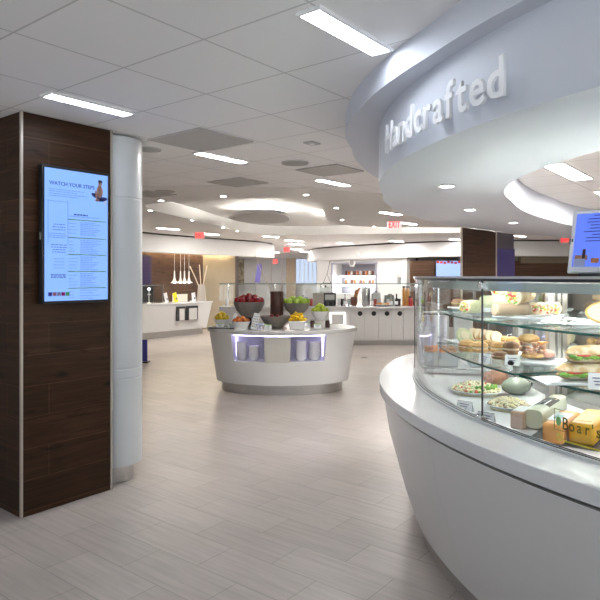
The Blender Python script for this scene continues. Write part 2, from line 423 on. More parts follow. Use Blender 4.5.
# grill wall with lit niche
G0 = Vector((.66, 23.3, 0)); G1 = Vector((3.46, 19.6, 0)); Gd = (G1 - G0).normalized(); GL = (G1 - G0).length; Gn = Vector((-Gd.y, Gd.x, 0))
def G(u, back=0): v = G0 + Gd * u + Gn * back; return v
def gu(x): # sight column to distance along the grill wall
    k = (x - HX) / F; return (k * G0.y - G0.x) / (Gd.x - k * Gd.y)
n0, n1 = gu(333), gu(376); NZ0, NZ1 = .95, 2.06
mb = MB()
for u0, u1, z0, z1 in ((0, n0, 0, 2.25), (n1, GL, 0, 2.25), (n0, n1, 0, NZ0), (n0, n1, NZ1, 2.25)):
    mb.prism([G(u0)[:2], G(u1)[:2], G(u1, .45)[:2], G(u0, .45)[:2]], z0, z1)
S('wall_grill', mb, M_PAINT, 'white wall with the lit grill niche', smooth=False)
S('wall_niche', MB().prism([G(n0 - .1, .46)[:2], G(n1 + .1, .46)[:2], G(n1 + .1, .5)[:2], G(n0 - .1, .5)[:2]], NZ0 - .1, NZ1 + .1), mat('niche_back', (.30, .30, .36), .4), 'grey back of the lit grill niche', smooth=False)
gm = G((n0 + n1) / 2)
nf = T('niche_frame', 'grey metal frame around the lit grill niche', 'frame', (gm.x, gm.y, NZ0))
ang = math.atan2(Gd.y, Gd.x); nf.rotation_euler = (0, 0, ang); hw = (n1 - n0) / 2
f_ = MB(); f_.box((0, -.02, NZ1 - NZ0), (2 * hw + .16, .06, .06)).box((-hw - .03, -.02, (NZ1 - NZ0) / 2), (.06, .06, NZ1 - NZ0)).box((hw + .03, -.02, (NZ1 - NZ0) / 2), (.06, .06, NZ1 - NZ0))
f_.build('surround', mat('lilac_grey_metal', (.42, .42, .50), .4, .4), nf)
cz = NZ1 - NZ0 + .02
MB().lathe([(.17, 0), (.17, .02)], 6, (0, 0, 0)).build('emblem', M_PAINT, nf).matrix_local = Matrix.Translation((0, -.06, cz)) @ Matrix.Rotation(PI / 2, 4, 'X')
MB().lathe([(.11, 0), (.11, .012)], 6, (0, 0, 0)).build('emblem_centre', mat('emblem_grey', (.34, .33, .33), .5), nf).matrix_local = Matrix.Translation((0, -.08, cz)) @ Matrix.Rotation(PI / 2, 4, 'X')
for lv, zz, nm in ((0, 1.30, 'lower'), (1, 1.62, 'upper')):
    p_ = G((n0 + n1) / 2, .3)
    sh = T('lit_shelf', f'white lit {nm} shelf in the grill niche', 'shelf', (p_.x, p_.y, zz), ang)
    MB().box((0, 0, -.015), (2 * hw - .1, .26, .03)).build('board', M_WHITE, sh)
    MB().box((.06, -.12, -.045), (2 * hw - .3, .03, .05)).build('light_strip', E_WHITE, sh)
    for k in range(12):
        u = n0 + .42 + (n1 - n0 - .55) * k / 11; q = G(u, .28)
        c_ = MB().lathe([(.035, 0), (.045, .10), (.04, .15), (.012, .17)], 10)
        o = c_.build('condiment_jar', mat(('amber_jar', 'brown_jar', 'white_jar')[(k * 5 + lv) % 3], ((.45, .16, .06), (.16, .07, .05), (.7, .65, .6))[(k * 5 + lv) % 3], .3))
        o.location = (q.x, q.y, zz)
        tag(o, f'{("amber","brown","white")[(k * 5 + lv) % 3]} jar, {ORD[k]} from the left on the {nm} lit niche shelf', 'jar', f'jars on the {nm} niche shelf')
# ghost lettering on the fascia
def face_text(root, name, body, size, origin, xdir, m, extrude=.004, bold=0, center=False):
    me = text_mesh(body, size, extrude, bold); x = Vector(xdir).normalized(); n = x.cross(Vector((0, 0, 1)))
    if center:
        w_ = max(v.co.x for v in me.vertices) + min(v.co.x for v in me.vertices); origin = Vector(origin) - x * (w_ / 2)
    return place_mesh(name, me, m, root, frame_m(origin, x, Vector((0, 0, 1)), n))
p_ = D(357, 257.5, 21.0)
ls = T('wall_lettering', 'faint pale raised lettering on the band above the grill', 'sign', (p_.x, p_.y, p_.z))
face_text(ls, 'word', 'Daily', .34, (-.05, -.12, 0), (.76, -.65, 0), mat('pale_letter', (.66, .66, .66), .5), .004, .0)

# right far: wood wall, dark doorway, screens
S('wall_doorway', MB().box((3.66, 20.2, 1.1), (.5, .3, 2.2)), mat('dark_doorway', (.02, .018, .022), .6), 'dark doorway beside the white grill wall', smooth=False)
wall('wall_timber', (3.45, 18.9), (10.9, 18.9), 0, 2.08, M_WOOD2_LIT, label='brown timber wall far behind the deli case')
wall('wall_timber_cap', (6.9, 18.85), (10.9, 18.85), 2.0, 2.2, M_BEIGE, .3, label='pale band above the far timber wall')
sc = D(448.8, 279, 18.7)
ds = T('display_screen', 'pale blue menu screen with red header on the far timber wall', 'screen', (sc.x, 18.78, sc.z - .05))
k_ = 18.7 / 17.6; MB().box((0, 0, .30), (.80, .06, .66)).build('bezel', M_BLACK, ds, bev=.005)
MB().box((0, -.034, .30), (.76, .008, .62)).build('screen', E_SCREEN2, ds)
hd = MB(); [hd.box((-.33 + .11 * i, -.040, .575 - .012 * (i % 3)), (.085, .006, .07)) for i in range(7)]; hd.build('header', mat('red_print', (.5, .02, .03), .6), ds)
MB().box((.30, -.040, .08), (.12, .006, .12)).build('picture', mat('plum_print', (.16, .05, .10), .6), ds)

# ------------------------------------------------------------------ wood pillar with screen, white column
C0 = Vector((-1.84, 3.99, 0)); C1 = C0 + B * .685
def LP(b, a): v = C0 + B * b + A * a; return (v.x, v.y)
PIL = [LP(0, 0), LP(.685, 0), LP(.685, .035), LP(.40, .035), LP(.40, .95), LP(0, .95)]
pil = S('pillar', MB().prism(PIL, 0, CEIL), M_WOOD, 'dark brown plank-clad pillar with a pale corner strip', smooth=False)
for b_, a_ in ((0, 0), (.685, 0)):
    MB().prism([LP(b_ - .008, a_ - .006), LP(b_ + .008, a_ - .006), LP(b_ + .008, a_ + .012), LP(b_ - .008, a_ + .012)], 0, CEIL).build('corner_trim', M_TRIM, pil, smooth=False)
cc = Vector((-1.487, 4.80, 0))
col = S('column', MB().lathe([(.226, .14), (.226, .80), (.222, .804), (.222, .812), (.226, .816), (.226, .878), (.222, .882), (.222, .890), (.226, .894), (.226, 2.195), (.222, 2.2), (.222, 2.207), (.226, 2.212), (.226, CEIL - .02)], 48, cc), M_COLUMN, 'round white column behind the wood pillar')
MB().lathe([(.155, 0), (.155, .25)], 40, cc).build('column_base', M_STEEL, col)

td = D(42, 305, 4.055)
tv = T('menu_screen', 'tall blue lit menu screen hung on the dark wood pillar', 'screen', (C0 + B * .363 + A * -.055))
tv.location.z = 1.41; tv.rotation_euler = (0, 0, ANG_B)
TW, TH = .518, .94
MB().box((0, .01, TH / 2), (TW, .05, TH)).build('bezel', M_BLACK, tv, bev=.004)
MB().box((0, .045, TH / 2), (TW * .6, .03, TH * .6)).build('mount', M_BLACK, tv)
MB().box((0, -.017, TH / 2), (TW - .035, .006, TH - .04)).build('screen', E_SCREEN, tv)
MB().box((-TW / 2 - .003, .005, .46), (.006, .01, .05)).build('switch', M_STEEL, tv)
def sx(u): return -TW / 2 + .0175 + (TW - .035) * u
def sz(v): return TH - .02 - (TH - .04) * v
ink = mat('screen_ink', (.03, .06, .22), .6); ink2 = mat('screen_pale_ink', (.09, .16, .45), .6); green = mat('screen_green', (.16, .36, .10), .6)
face_text(tv, 'heading', 'WATCH YOUR STEPS', .036, (sx(.06), -.0225, sz(.123)), (1, 0, 0), ink, .0006, .0004)
rng = random.Random(3)
def lines(u0, u1, v0, v1, n, jit=.3, h=.0032, m_=None, name='text_line', cen=False):
    b_ = MB()
    for i in range(n):
        v = v0 + (v1 - v0) * i / max(1, n - 1); w_ = (u1 - u0) * (1 - rng.random() * jit); s0 = u0 + ((u1 - u0 - w_) / 2 if cen else 0)
        u = s0
        while u < s0 + w_:                       # unreadable body copy: broken dashes
            e = min(s0 + w_, u + rng.uniform(.02, .06)); b_.box(((sx(u) + sx(e)) / 2, -.0215, sz(v)), (sx(e) - sx(u), .002, h)); u = e + .012
    b_.build(name, m_ or ink2, tv, smooth=False)
lines(.06, .66, .155, .205, 4, .35)
lines(.44, .66, .335, .335, 1, 0, .009, ink, 'section_title'); lines(.36, .92, .35, .35, 1, .1)
for i, v in enumerate((.375, .515, .645, .775, .905)):
    g_ = MB(); g_.box((sx(.52), -.0215, sz(v)), (.17, .002, .006)); g_.box((sx(.83), -.0215, sz(v)), (.13, .002, .006)); g_.build('green_bar', green, tv)
    if i < 5:
        lines(.54, .88, v + .018, min(.985, v + .115), 8 if i < 4 else 4, .5)
        lines(.36, .50, v + .03, min(.98, v + .105), 4 if i < 4 else 3, .5, .003)
lines(.10, .32, .42, .46, 3, .4, .004, ink, 'text_line', True); lines(.05, .34, .49, .52, 3, .2)
lines(.08, .34, .575, .63, 4, .3, .004, ink, 'text_line', True); lines(.12, .30, .68, .75, 4, .3, .003, ink2, 'text_line', True)
lines(.08, .32, .80, .822, 3, .1, .005, ink, 'text_line', True)
bx = MB(); [bx.box((sx(u), -.0213, sz(.405)), (.0015, .002, .30)) for u in (.045, .345)]; bx.box((sx(.195), -.0213, sz(.245)), (.155, .002, .0015)); bx.build('panel_outline', ink2, tv)
for i, c in enumerate(((.03, .03, .30), (.35, .12, .22), (.22, .20, .35), (.32, .01, .18), (.08, .40, .12))):
    MB().box((sx(.075 + .066 * i), -.0215, sz(.948)), (.026, .002, .026)).build('colour_square', mat(f'square_ink_{i}', c, .6), tv)
fig = MB()     # small printed picture: somebody sitting on the floor
def disc(b_, u, v, ru, rv, mi, rot=0, n=12):
    cx, cz_ = sx(u), sz(v)
    b_.face([(cx + ru * math.cos(t) * math.cos(rot) - rv * math.sin(t) * math.sin(rot), -.0215 - .0004 * mi, cz_ + ru * math.cos(t) * math.sin(rot) + rv * math.sin(t) * math.cos(rot)) for t in [2 * PI * k / n for k in range(n)]], mi)
disc(fig, .825, .178, .055, .017, 1, -.35); disc(fig, .90, .195, .045, .016, 1, .2); disc(fig, .86, .135, .027, .045, 2); disc(fig, .86, .14, .018, .03, 0); disc(fig, .80, .165, .007, .035, 2, .25)
disc(fig, .865, .072, .016, .02, 3); disc(fig, .868, .055, .018, .012, 4); disc(fig, .82, .205, .02, .01, 2); disc(fig, .955, .215, .012, .02, 0)
fig.build('picture', [mat('print_white', (.5, .6, .8), .6), mat('print_navy', (.02, .03, .14), .6), mat('print_skin', (.30, .17, .14), .6), mat('print_face', (.32, .2, .18), .6), mat('print_hair', (.02, .015, .02), .6)], tv, smooth=False)

# ------------------------------------------------------------------ curved bulkhead over the deli counter
CB = Vector((3.8, 3.62, 0))
def arc(c, r, a0, a1, n): return [Vector((c.x + r * math.cos(math.radians(a0 + (a1 - a0) * i / n)), c.y + r * math.sin(math.radians(a0 + (a1 - a0) * i / n)), 0)) for i in range(n + 1)]
def ext(pts, tail, n=8):
    sp = spline([pts[-2], pts[-1]] + [Vector((*t, 0)) for t in tail], n); return pts[:-2] + sp
outer = resample(ext(arc(CB, 3.3, 292, 165, 90), [(.70, 4.98), (.99, 5.85), (1.61, 6.95), (2.336, 7.84), (3.5, 9.0), (5.08, 10.2), (8.5, 11.6)]), 160)
inner = resample(ext(arc(CB, 2.44, 292, 152, 70), [(2.134, 5.73), (2.72, 6.58), (3.44, 7.47), (4.6, 8.5), (6.2, 9.5), (8.5, 10.4)]), 160)
def offset(pts, d):
    out = []
    for i, p in enumerate(pts):
        t = (pts[min(i + 1, len(pts) - 1)] - pts[max(i - 1, 0)]).normalized(); out.append(p + Vector((-t.y, t.x, 0)) * d)
    return out
sg_ = 1 if (offset(outer, .1)[20] - CB).length > 3.3 else -1
nr = [sg_ * (b_ - a_) for a_, b_ in zip(outer, offset(outer, 1.0))]
def lip(p):
    th = math.degrees(math.atan2(p.y - CB.y, p.x - CB.x)) % 360
    return min(.23, max(.09, .22 - (th - 173) * .0055))
o2 = [p + n_ * lip(p) for p, n_ in zip(outer, nr)]
zz = lambda pts, z: [(p.x, p.y, z) for p in pts]
mb = MB()
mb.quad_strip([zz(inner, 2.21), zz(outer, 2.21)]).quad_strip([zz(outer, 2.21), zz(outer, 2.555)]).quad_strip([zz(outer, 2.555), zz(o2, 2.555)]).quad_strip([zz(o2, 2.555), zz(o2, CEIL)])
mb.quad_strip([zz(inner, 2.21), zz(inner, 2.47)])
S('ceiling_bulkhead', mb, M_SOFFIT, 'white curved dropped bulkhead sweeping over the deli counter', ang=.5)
ic = [(p.x, p.y) for p in offset(inner, 0)]
S('ceiling_inner', MB().plate(ic + [(9.5, 10.6), (9.5, .8)], [], 2.46), M_TILE, 'white tile ceiling inside the bulkhead opening', smooth=False)
# raised letters on the face
hs = T('raised_lettering', 'large white raised word on the curved bulkhead above the deli case', 'sign', CB + Vector((0, 0, 2.272)))
word = 'Handcrafted'; M_LET = mat('white_letter', (.84, .85, .87), .4)
ws = []
for ch in word:
    me = text_mesh(ch, .213, .007, .0035); xs = [v.co.x for v in me.vertices]; ws.append((ch, me, min(xs), max(xs)))
gap = .017; tot = sum(b_ - a_ for _, _, a_, b_ in ws) + gap * (len(ws) - 1); arc_len = math.radians(204.5 - 185.4) * 3.33; kx = arc_len / tot
s_ = 0
for ch, me, a_, b_ in ws:
    w_ = (b_ - a_) * kx; th = math.radians(185.4) + (s_ + w_ / 2) / 3.33; s_ += w_ + gap * kx
    for v in me.vertices: v.co.x = (v.co.x - (a_ + b_) / 2) * kx
    n_ = Vector((math.cos(th), math.sin(th), 0)); t_ = Vector((-math.sin(th), math.cos(th), 0))
    place_mesh('letter', me, M_LET, hs, frame_m(n_ * 3.343, t_, Vector((0, 0, 1)), n_))

# second wood pillar behind the case
q0 = P(461.5, 226.8, 2.21); q1 = P(496, 231.2, 2.21); dq = (q1 - q0).normalized(); nq = Vector((-dq.y, dq.x, 0))
def Q(u, w_=0): v = q0 + dq * u + nq * w_; return (v.x, v.y)
ql = (q1 - q0).length
p2 = S('pillar', MB().prism([Q(0), Q(ql), tuple(Vector(Q(ql)) * 1.055), tuple(Vector(Q(0)) * 1.055)], 0, 2.205), M_WOOD, 'dark brown plank pillar standing behind the deli case', smooth=False)
for u in (0, ql): MB().prism([Q(u - .012, -.01), Q(u + .012, -.01), Q(u + .012, .01), Q(u - .012, .01)], 0, 2.205).build('corner_trim', M_TRIM, p2, smooth=False)
p3 = S('pillar', MB().prism([Q(ql + .03, .02), Q(ql + .64, .02), tuple(Vector(Q(ql + .64, .02)) * 1.05), tuple(Vector(Q(ql + .03, .02)) * 1.05)], 0, 2.205), mat('plum_panel', (.06, .045, .06), .3), 'plum-dark glossy pillar right of the dark plank pillar', smooth=False)
bs = T('blue_reflection', 'dim blue glow panel imitating a reflection on the plum-dark pillar', 'screen', (*Q(ql + .335, -.012), 1.32))
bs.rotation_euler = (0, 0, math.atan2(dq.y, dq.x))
MB().box((0, .03, .42), (.60, .03, .50)).build('bezel', mat('plum_panel', (.06, .045, .06), .3), bs); MB().box((0, .016, .42), (.585, .006, .48)).build('screen', E_BLUEGLOW, bs)  # added glowing panel imitates a blue reflection on the pillar
# ------------------------------------------------------------------ ceiling fittings
def strip_light(loc, label, L_=.57, W_=.10, m=None, group=None, rz=ANG_B):
    t = T('ceiling_light', label, 'ceiling light', loc, rz, group)
    f_ = MB()
    for sy in (-1, 1): f_.box((0, sy * (W_ / 2 + .006), .004), (L_ + .024, .012, .016))
    for sx_ in (-1, 1): f_.box((sx_ * (L_ / 2 + .006), 0, .004), (.012, W_, .016))
    f_.build('frame', M_PAINT, t, smooth=False)
    MB().box((0, 0, .004), (L_, W_, .010)).build('diffuser', m or E_TUBE, t, smooth=False)
    return t
zc_ = CEIL - .012
strip_light(AB(3.41, 2.18, zc_), 'strip light in the ceiling just above the wood pillar and its menu screen', m=E_TUBE_COOL)
for x_, y_ in ((-2.6, 23.5), (-2.6, 27.5)): strip_light((x_, y_, zc_), 'unseen strip light added to brighten the far corridor behind the left white band', 1.2, .15, group='added strip lights over the far corridor')  # hidden lamps added to brighten the dark corridor
strip_light(AB(1.50, 2.25, zc_), 'large bright strip light in the ceiling beside the curved bulkhead', m=E_TUBE_COOL)
strip_light(AB(3.98, 3.89, zc_), 'strip light between two dark grey ceiling vents left of centre')
strip_light(AB(4.03, 5.74, zc_), 'strip light beside the grey vent near the round ceiling speaker')
for a_, b_ in ((3.4, .25), (3.4, -1.6)):
    strip_light(AB(a_, b_, zc_), 'strip light in the ceiling over the near aisle, out of view', m=E_TUBE_COOL, group='strip lights over the near aisle')
FAR = [((168, 228.8), 'strip light nearest the white column, over the left service counter'), ((210, 234.2), 'strip light just right of the red exit sign on the left'),
       ((271, 236.8), 'far strip light left of centre under the ceiling recess'), ((294, 240.8), 'far strip light above the small red exit sign in the middle'),
       ((296.5, 244.4), 'strip light just left above the small middle exit sign'), ((345, 243.2), 'strip light above the pale fascia lettering of the grill'),
       ((391, 213.6), 'strip light just above the bright white exit sign'), ((408.5, 223.6), 'strip light just right of the bright white exit sign'),
       ((396.5, 241.3), 'strip light over the grill band under the white exit sign'), ((455, 239.6), 'strip light beside the top of the dark wood pillar behind the case'),
       ((273, 252.2), 'farthest strip light over the corridor, on its left'), ((305, 251.8), 'farthest strip light over the corridor, before the window'), ((520, 236.2), 'strip light right of the plum-dark pillar'),
       ((296, 249.2), 'small far strip light right beside the middle exit sign')]
for (x, y), lb in FAR:
    v = P(x, y, zc_); big = 1.0 if y < 240 else 1.25
    strip_light(v, lb, .6 * big, .12 * big)
for k, (x, y) in enumerate(((569, 172.5), (612, 196))):
    v = P(x, y, 2.45); strip_light(v, ('bright strip light seen through the bulkhead opening', 'strip light at the picture edge inside the bulkhead opening')[k], .9, .15)
for x_, y_ in ((3.2, 3.0), (4.6, 4.4), (5.5, 7.0)):
    strip_light((x_, y_, 2.45), 'strip light over the kitchen behind the deli case', .9, .15, group='strip lights over the kitchen')

def downlight(loc, label, r=.05, tilt=0):
    t = T('downlight', label, 'ceiling light', loc)
    MB().lathe([(r, .0), (r * 1.45, -.004), (r * 1.45, .0), (r, .004)], 24, caps=False).build('ring', M_PAINT, t)
    MB().lathe([(r, -.001), (r, .003)], 24).build('lamp', E_SPOT, t)
for x, y, lb in ((447, 186.5, 'round downlight in the bulkhead soffit nearest the raised word'), (470, 210, 'middle round downlight in the bulkhead soffit'), (513, 222.8, 'round downlight in the bulkhead soffit above the dark wood pillar')):
    downlight(P(x, y, 2.208), lb, .042)
for x, y, lb in ((161, 200.6, 'downlight at the left tip of the ceiling recess'), (150.5, 210.6, 'downlight beside the white column left of the recess'), (192, 220.6, 'downlight above the left exit sign'),
                 (223.4, 196.4, 'downlight along the near edge of the recess'), (223, 228, 'downlight left of a pair under the recess far edge'), (237, 231.2, 'downlight right of a pair under the recess far edge'),
                 (306, 195, 'downlight at the right end of the near recess edge'), (336.5, 208, 'downlight on the smooth ceiling right of the recess'), (342, 220, 'downlight nearest the bend of the recess edge'),
                 (374, 226.5, 'downlight left of the white exit sign'), (449, 229.4, 'downlight beside the dark wood pillar top'), (414, 228.2, 'downlight just right of the white exit sign')):
    downlight(P(x, y, CEIL - .010), lb, .034)

def vent(a0, b0, label, k_=1.0):
    t = T('ceiling_vent', label, 'vent', AB(a0, b0, CEIL - .006), ANG_B)
    MB().box((0, 0, 0), (.56 * k_, .59 * k_, .008)).build('grille', mat('grey_perforated', (.47, .46, .45), .7, noise=.2, nscale=220), t, smooth=False)
    fr = MB()
    for s in (-1, 1): fr.box((0, s * .299 * k_, 0), (.58 * k_, .01, .011)); fr.box((s * .286 * k_, 0, 0), (.01, .6 * k_, .011))
    fr.build('frame', M_GREYVENT, t, smooth=False)
def snap(v):
    a_, b_ = v.dot(A), v.dot(B)
    return (2.07 + .61 * (math.floor((a_ - 2.07) / .61) + .5), 1.91 + .582 * (math.floor((b_ - 1.91) / .582) + .5))
for (x, y), lb in (((201, 140), 'largest dark grey vent panel in the near ceiling'), ((238, 182), 'dark grey vent panel just behind the second strip light'), ((330, 170), 'dark grey vent panel beside the bulkhead and round speaker'), ((150, 193.5), 'dark grey vent panel beside the white column')):
    v = P(x, y, CEIL); vent(v.dot(A), v.dot(B), lb, 1.0 if y < 150 else .84)
def speaker(x, y, r, lb):
    v = P(x, y, CEIL - .004); t = T('ceiling_speaker', lb, 'speaker', v)
    MB().lathe([(r, -.006), (r, .004)], 32).build('grille', mat('speaker_grey', (.40, .39, .385), .7), t)
    MB().lathe([(r, -.004), (r * 1.07, -.008), (r * 1.1, .004)], 32, caps=False).build('rim', M_GREYVENT, t)
speaker(295, 163, .12, 'round grey ceiling speaker near the middle of the ceiling')
speaker(165, 191, .12, 'round grey ceiling speaker beside the white column')
speaker(150, 149.5, .09, 'small round ceiling speaker close to the white column top')
d_ = P(312, 143.3, CEIL - .006); dt = T('smoke_detector', 'small flat sensor plate on a ceiling tile left of the bulkhead', 'detector', d_, ANG_B)
MB().box((0, 0, 0), (.12, .09, .012)).build('plate', M_GREYVENT, dt, bev=.003); MB().lathe([(.02, -.012), (.025, -.005)], 16).build('sensor', M_PAINT, dt)
# cove light on top of the cloud panel and along the bend of the recess
t = T('cove_light', 'light tube lying on top of the grey cloud panel in the recess', 'ceiling light', (-.55, 11.1, 2.815))
sp = spline([(-1.22, 11.75), (-.92, 11.25), (-.5, 11.02), (-.36, 11.5), (-.36, 12.3)], 6)
MB().tube([(p.x + .55, p.y - 11.1, 0) for p in sp], .014, 8).build('tube', emit('cloud_tube_glow', (1, .95, .86), 60), t)
MB().tube([(p.x + .55, p.y - 11.1, -.018) for p in sp], .012, 8).build('holder', M_PAINT, t)
t = T('cove_light', 'light tube inside the bend of the ceiling recess', 'ceiling light', (1.0, 13.05, 2.77))
sp = spline([(.62, 12.2), (1.0, 13.05), (1.8, 13.48), (3.3, 13.65), (4.8, 14.0)], 6); tr = []
MB().tube([(p.x - 1.0, p.y - 13.05, 0) for p in sp], .016, 8).build('tube', emit('cove_tube_glow', (1, .95, .86), 110), t)
for i, p in enumerate(sp):
    tg = (sp[min(i + 1, len(sp) - 1)] - sp[max(i - 1, 0)]).normalized(); nn = Vector((-tg.y, tg.x, 0)); q = p - Vector((1.0, 13.05, 0))
    tr.append([(*(q - nn * .03)[:2], -.035), (*(q + nn * .05)[:2], -.035), (*(q + nn * .05)[:2], .0), (*(q + nn * .042)[:2], .0), (*(q + nn * .042)[:2], -.028), (*(q - nn * .03)[:2], -.028)])
MB().quad_strip(tr, True, 0, True, True).build('trough', M_PAINT, t)

def exit_sign(x, y, Y, wpx, hpx, lb, red=True, rz=0, rod=True, face=None):
    w_ = wpx / F * Y; h_ = hpx / F * Y; c = D(x, y, Y)
    t = T('exit_sign', lb, 'sign', c, rz)
    MB().box((0, 0.02, 0), (w_, .04, h_)).build('face', face or E_PINK if red else emit('exit_white_face', (1, .88, .86), .45), t, bev=.004)
    me = text_mesh('EXIT', h_ * .90, .002, h_ * .022); xs = [v.co.x for v in me.vertices]; ws_ = (max(xs) - min(xs)); ys = max(v.co.y for v in me.vertices)
    for v in me.vertices: v.co.x = (v.co.x - min(xs) - ws_ / 2) * (w_ * .82 / ws_); v.co.y -= ys / 2
    place_mesh('lettering', me, E_RED, t, frame_m((0, -.004, 0), (1, 0, 0), (0, 0, 1), (0, -1, 0)))
    if rod: MB().tube([(0, .02, h_ / 2), (0, .02, max(h_ / 2 + .01, CEIL - c.z))], .008, 8).build('stem', M_PAINT, t)
exit_sign(394.5, 224.3, 12.0, 14, 10.5, 'bright white exit sign with red letters left of the bulkhead', False)
exit_sign(199.5, 234.5, 15.0, 9.5, 8.5, 'red glowing exit sign over the left service counter')
exit_sign(286.8, 249.6, 21.5, 6.5, 5.5, 'small red glowing exit sign in the middle far distance')
exit_sign(275.3, 261.5, 30.0, 5, 5, 'tiny red glowing exit sign on the white corridor wall', rod=False)
exit_sign(565, 240.3, 15.0, 10, 5.5, 'red glowing exit sign left of the tablet, before the far band', face=M_PAINT)
bx_ = D(573.5, 239.5, 15.0); t = T('ceiling_box', 'brown box hanging right of the exit sign by the tablet', 'box', bx_)
MB().box((0, 0, 0), (.16, .12, .24)).build('body', mat('brown_box', (.16, .12, .10), .5), t, bev=.01); MB().tube([(0, 0, .12), (0, 0, CEIL - bx_.z)], .01, 8).build('stem', M_PAINT, t)

# ------------------------------------------------------------------ deli serving counter
CC = (3.8, 3.6, 0); V = Vector(CC)
ct = T('serving_counter', 'long curved white serving counter under the deli display case', 'counter', CC)
top = MB(); rows = []
for i in range(121):
    t_ = math.radians(146 + 154 * i / 120); cs, sn = math.cos(t_), math.sin(t_)
    rows.append([(r * cs, r * sn, z) for r, z in ((3.00, .875), (3.25, .860), (3.298, .860), (3.30, .862), (3.30, .917), (3.297, .92), (3.00, .92))])
top.quad_strip(rows, True, 0, True, True).build('countertop', M_QUARTZ, ct, ang=.5)
MB().ring(3.0, 3.262, .838, .858, 146.3, 299.8, 110).build('shadow_gap', mat('shadow_gap_grey', (.12, .115, .11), .6), ct)
edges = [146.4, 169, 193.1, 217.5, 242, 266, 299.6]
for a0, a1 in zip(edges, edges[1:]):
    n = 26; rows = []
    for i in range(n + 1):
        t_ = math.radians(a0 + .012 + (a1 - a0 - .024) * i / n); cs, sn = math.cos(t_), math.sin(t_)
        rows.append([(r * cs, r * sn, z) for r, z in ((3.03, .105), (3.085, .105), (3.14, .26), (3.235, .60), (3.275, .838), (3.2, .838), (3.15, .60), (3.06, .26))])
    MB().quad_strip(rows, True, 0, True, True).build('front_panel', M_LAM, ct, ang=.5)
MB().ring(2.9, 3.048, 0, .104, 146.4, 299.6, 100).build('toe_kick', M_STEEL, ct)
MB().ring(2.3, 3.0, .10, .84, 146.4, 147.2, 4).build('end_panel', M_LAM, ct)
MB().ring(2.3, 3.005, .86, .915, 146, 163.6, 12).build('countertop', M_QUARTZ, ct)

# ------------------------------------------------------------------ glass display case
A0, A1, SEAM = 165.5, 262.0, 195.0
dc = T('display_case', 'curved glass deli display case with two glass shelves of food', 'display case', CC)
DZ = .895
for a0, a1 in ((A0, SEAM - .06), (SEAM + .06, 228.5), (228.6, A1)):
    MB().ring(3.052, 3.06, .93, 1.578, a0, a1, 40).build('front_glass', M_GLASS, dc, ang=.5)
for a_ in (SEAM, 228.55):
    cs, sn = math.cos(math.radians(a_)), math.sin(math.radians(a_))
    MB().tube([(3.056 * cs, 3.056 * sn, .93), (3.056 * cs, 3.056 * sn, 1.578)], .0048, 8).build('glass_joint', M_DARK, dc)
    MB().box((3.066 * cs, 3.066 * sn, .945), (.03, .045, .022), math.radians(a_)).build('clamp', M_CHROME, dc, bev=.003)
    MB().box((3.056 * cs, 3.056 * sn, 1.555), (.03, .035, .03), math.radians(a_)).build('clamp', M_CHROME, dc, bev=.003)
MB().ring(3.038, 3.078, .9202, .932, A0, A1, 90).build('base_rail', mat('satin_rail', (.62, .64, .66), .3, .2), dc)
MB().ring(3.0455, 3.0485, .932, .935, A0, A1, 90).build('gasket', M_DARK, dc)
MB().ring(3.0645, 3.0675, .932, .935, A0, A1, 90).build('gasket', M_DARK, dc)
MB().ring(2.28, 3.04, 1.588, 1.598, A0 - .3, A1, 90).build('top', glass('top_glass', (.95, .985, .965), 1.0, .05), dc)
MB().ring(3.040, 3.068, 1.577, 1.588, A0 - .3, A1, 90).build('top_gasket', M_DARK, dc)
MB().ring(3.040, 3.070, 1.588, 1.5985, A0 - .3, A1, 90).build('top_rim', mat('pale_rim', (.50, .50, .50), .25), dc)
MB().ring(2.28, 2.40, 1.572, 1.587, A0, A1, 80).build('rear_rim', M_STEEL, dc)
MB().ring(2.992, 2.998, 1.530, 1.572, A0 + .5, A1, 80).build('light_hood', mat('pale_green_hood', (.70, .78, .75), .3), dc)
MB().ring(2.970, 2.981, 1.556, 1.566, A0 + 2, A1 - 1, 80).build('light_tube', emit('case_tube_glow', (1, .98, .94), 34), dc)
MB().ring(2.55, 2.562, 1.560, 1.568, A0 + 5, A1 - 1, 80).build('light_tube', emit('case_rear_tube_glow', (1, .98, .94), 44), dc)
MB().ring(2.566, 2.571, 1.53, 1.575, A0 + 2, A1, 80).build('light_hood', M_STEEL, dc)  # hood added to keep rear tube light off the floor
MB().ring(2.93, 3.0, 1.573, 1.577, A0 + .5, A1, 80).build('tube_cap', M_STEEL, dc)  # cap added over the front tube to cut light reaching the bulkhead
MB().ring(2.28, 3.036, DZ - .02, DZ, A0 + .1, A1, 80).build('deck', mat('deck_white', (.74, .76, .78), .22), dc)
MB().ring(3.018, 3.036, DZ, .92, A0 + .1, A1, 80).build('deck_lip', M_STEEL, dc)
M_SH2 = [M_SHELF, M_EDGE]
for z_ in (1.362, 1.137):
    for a0, a1 in ((169.5, 195.8), (196.5, 228), (228.5, A1 - .5)):
        MB().ring(2.40, 2.915, z_, z_ + .010, a0, a1, 30, edge=1).build('glass_shelf', M_SH2, dc, ang=.5)
MB().ring(2.45, 2.462, 1.350, 1.358, A0 + 6, A1 - 1, 60).build('shelf_fill_light', emit('shelf_fill_glow', (1, .97, .93), 17), dc)  # strips added under both shelves to brighten the food below
MB().ring(2.45, 2.462, 1.125, 1.133, A0 + 6, A1 - 1, 60).build('shelf_fill_light', MATS['shelf_fill_glow'], dc)
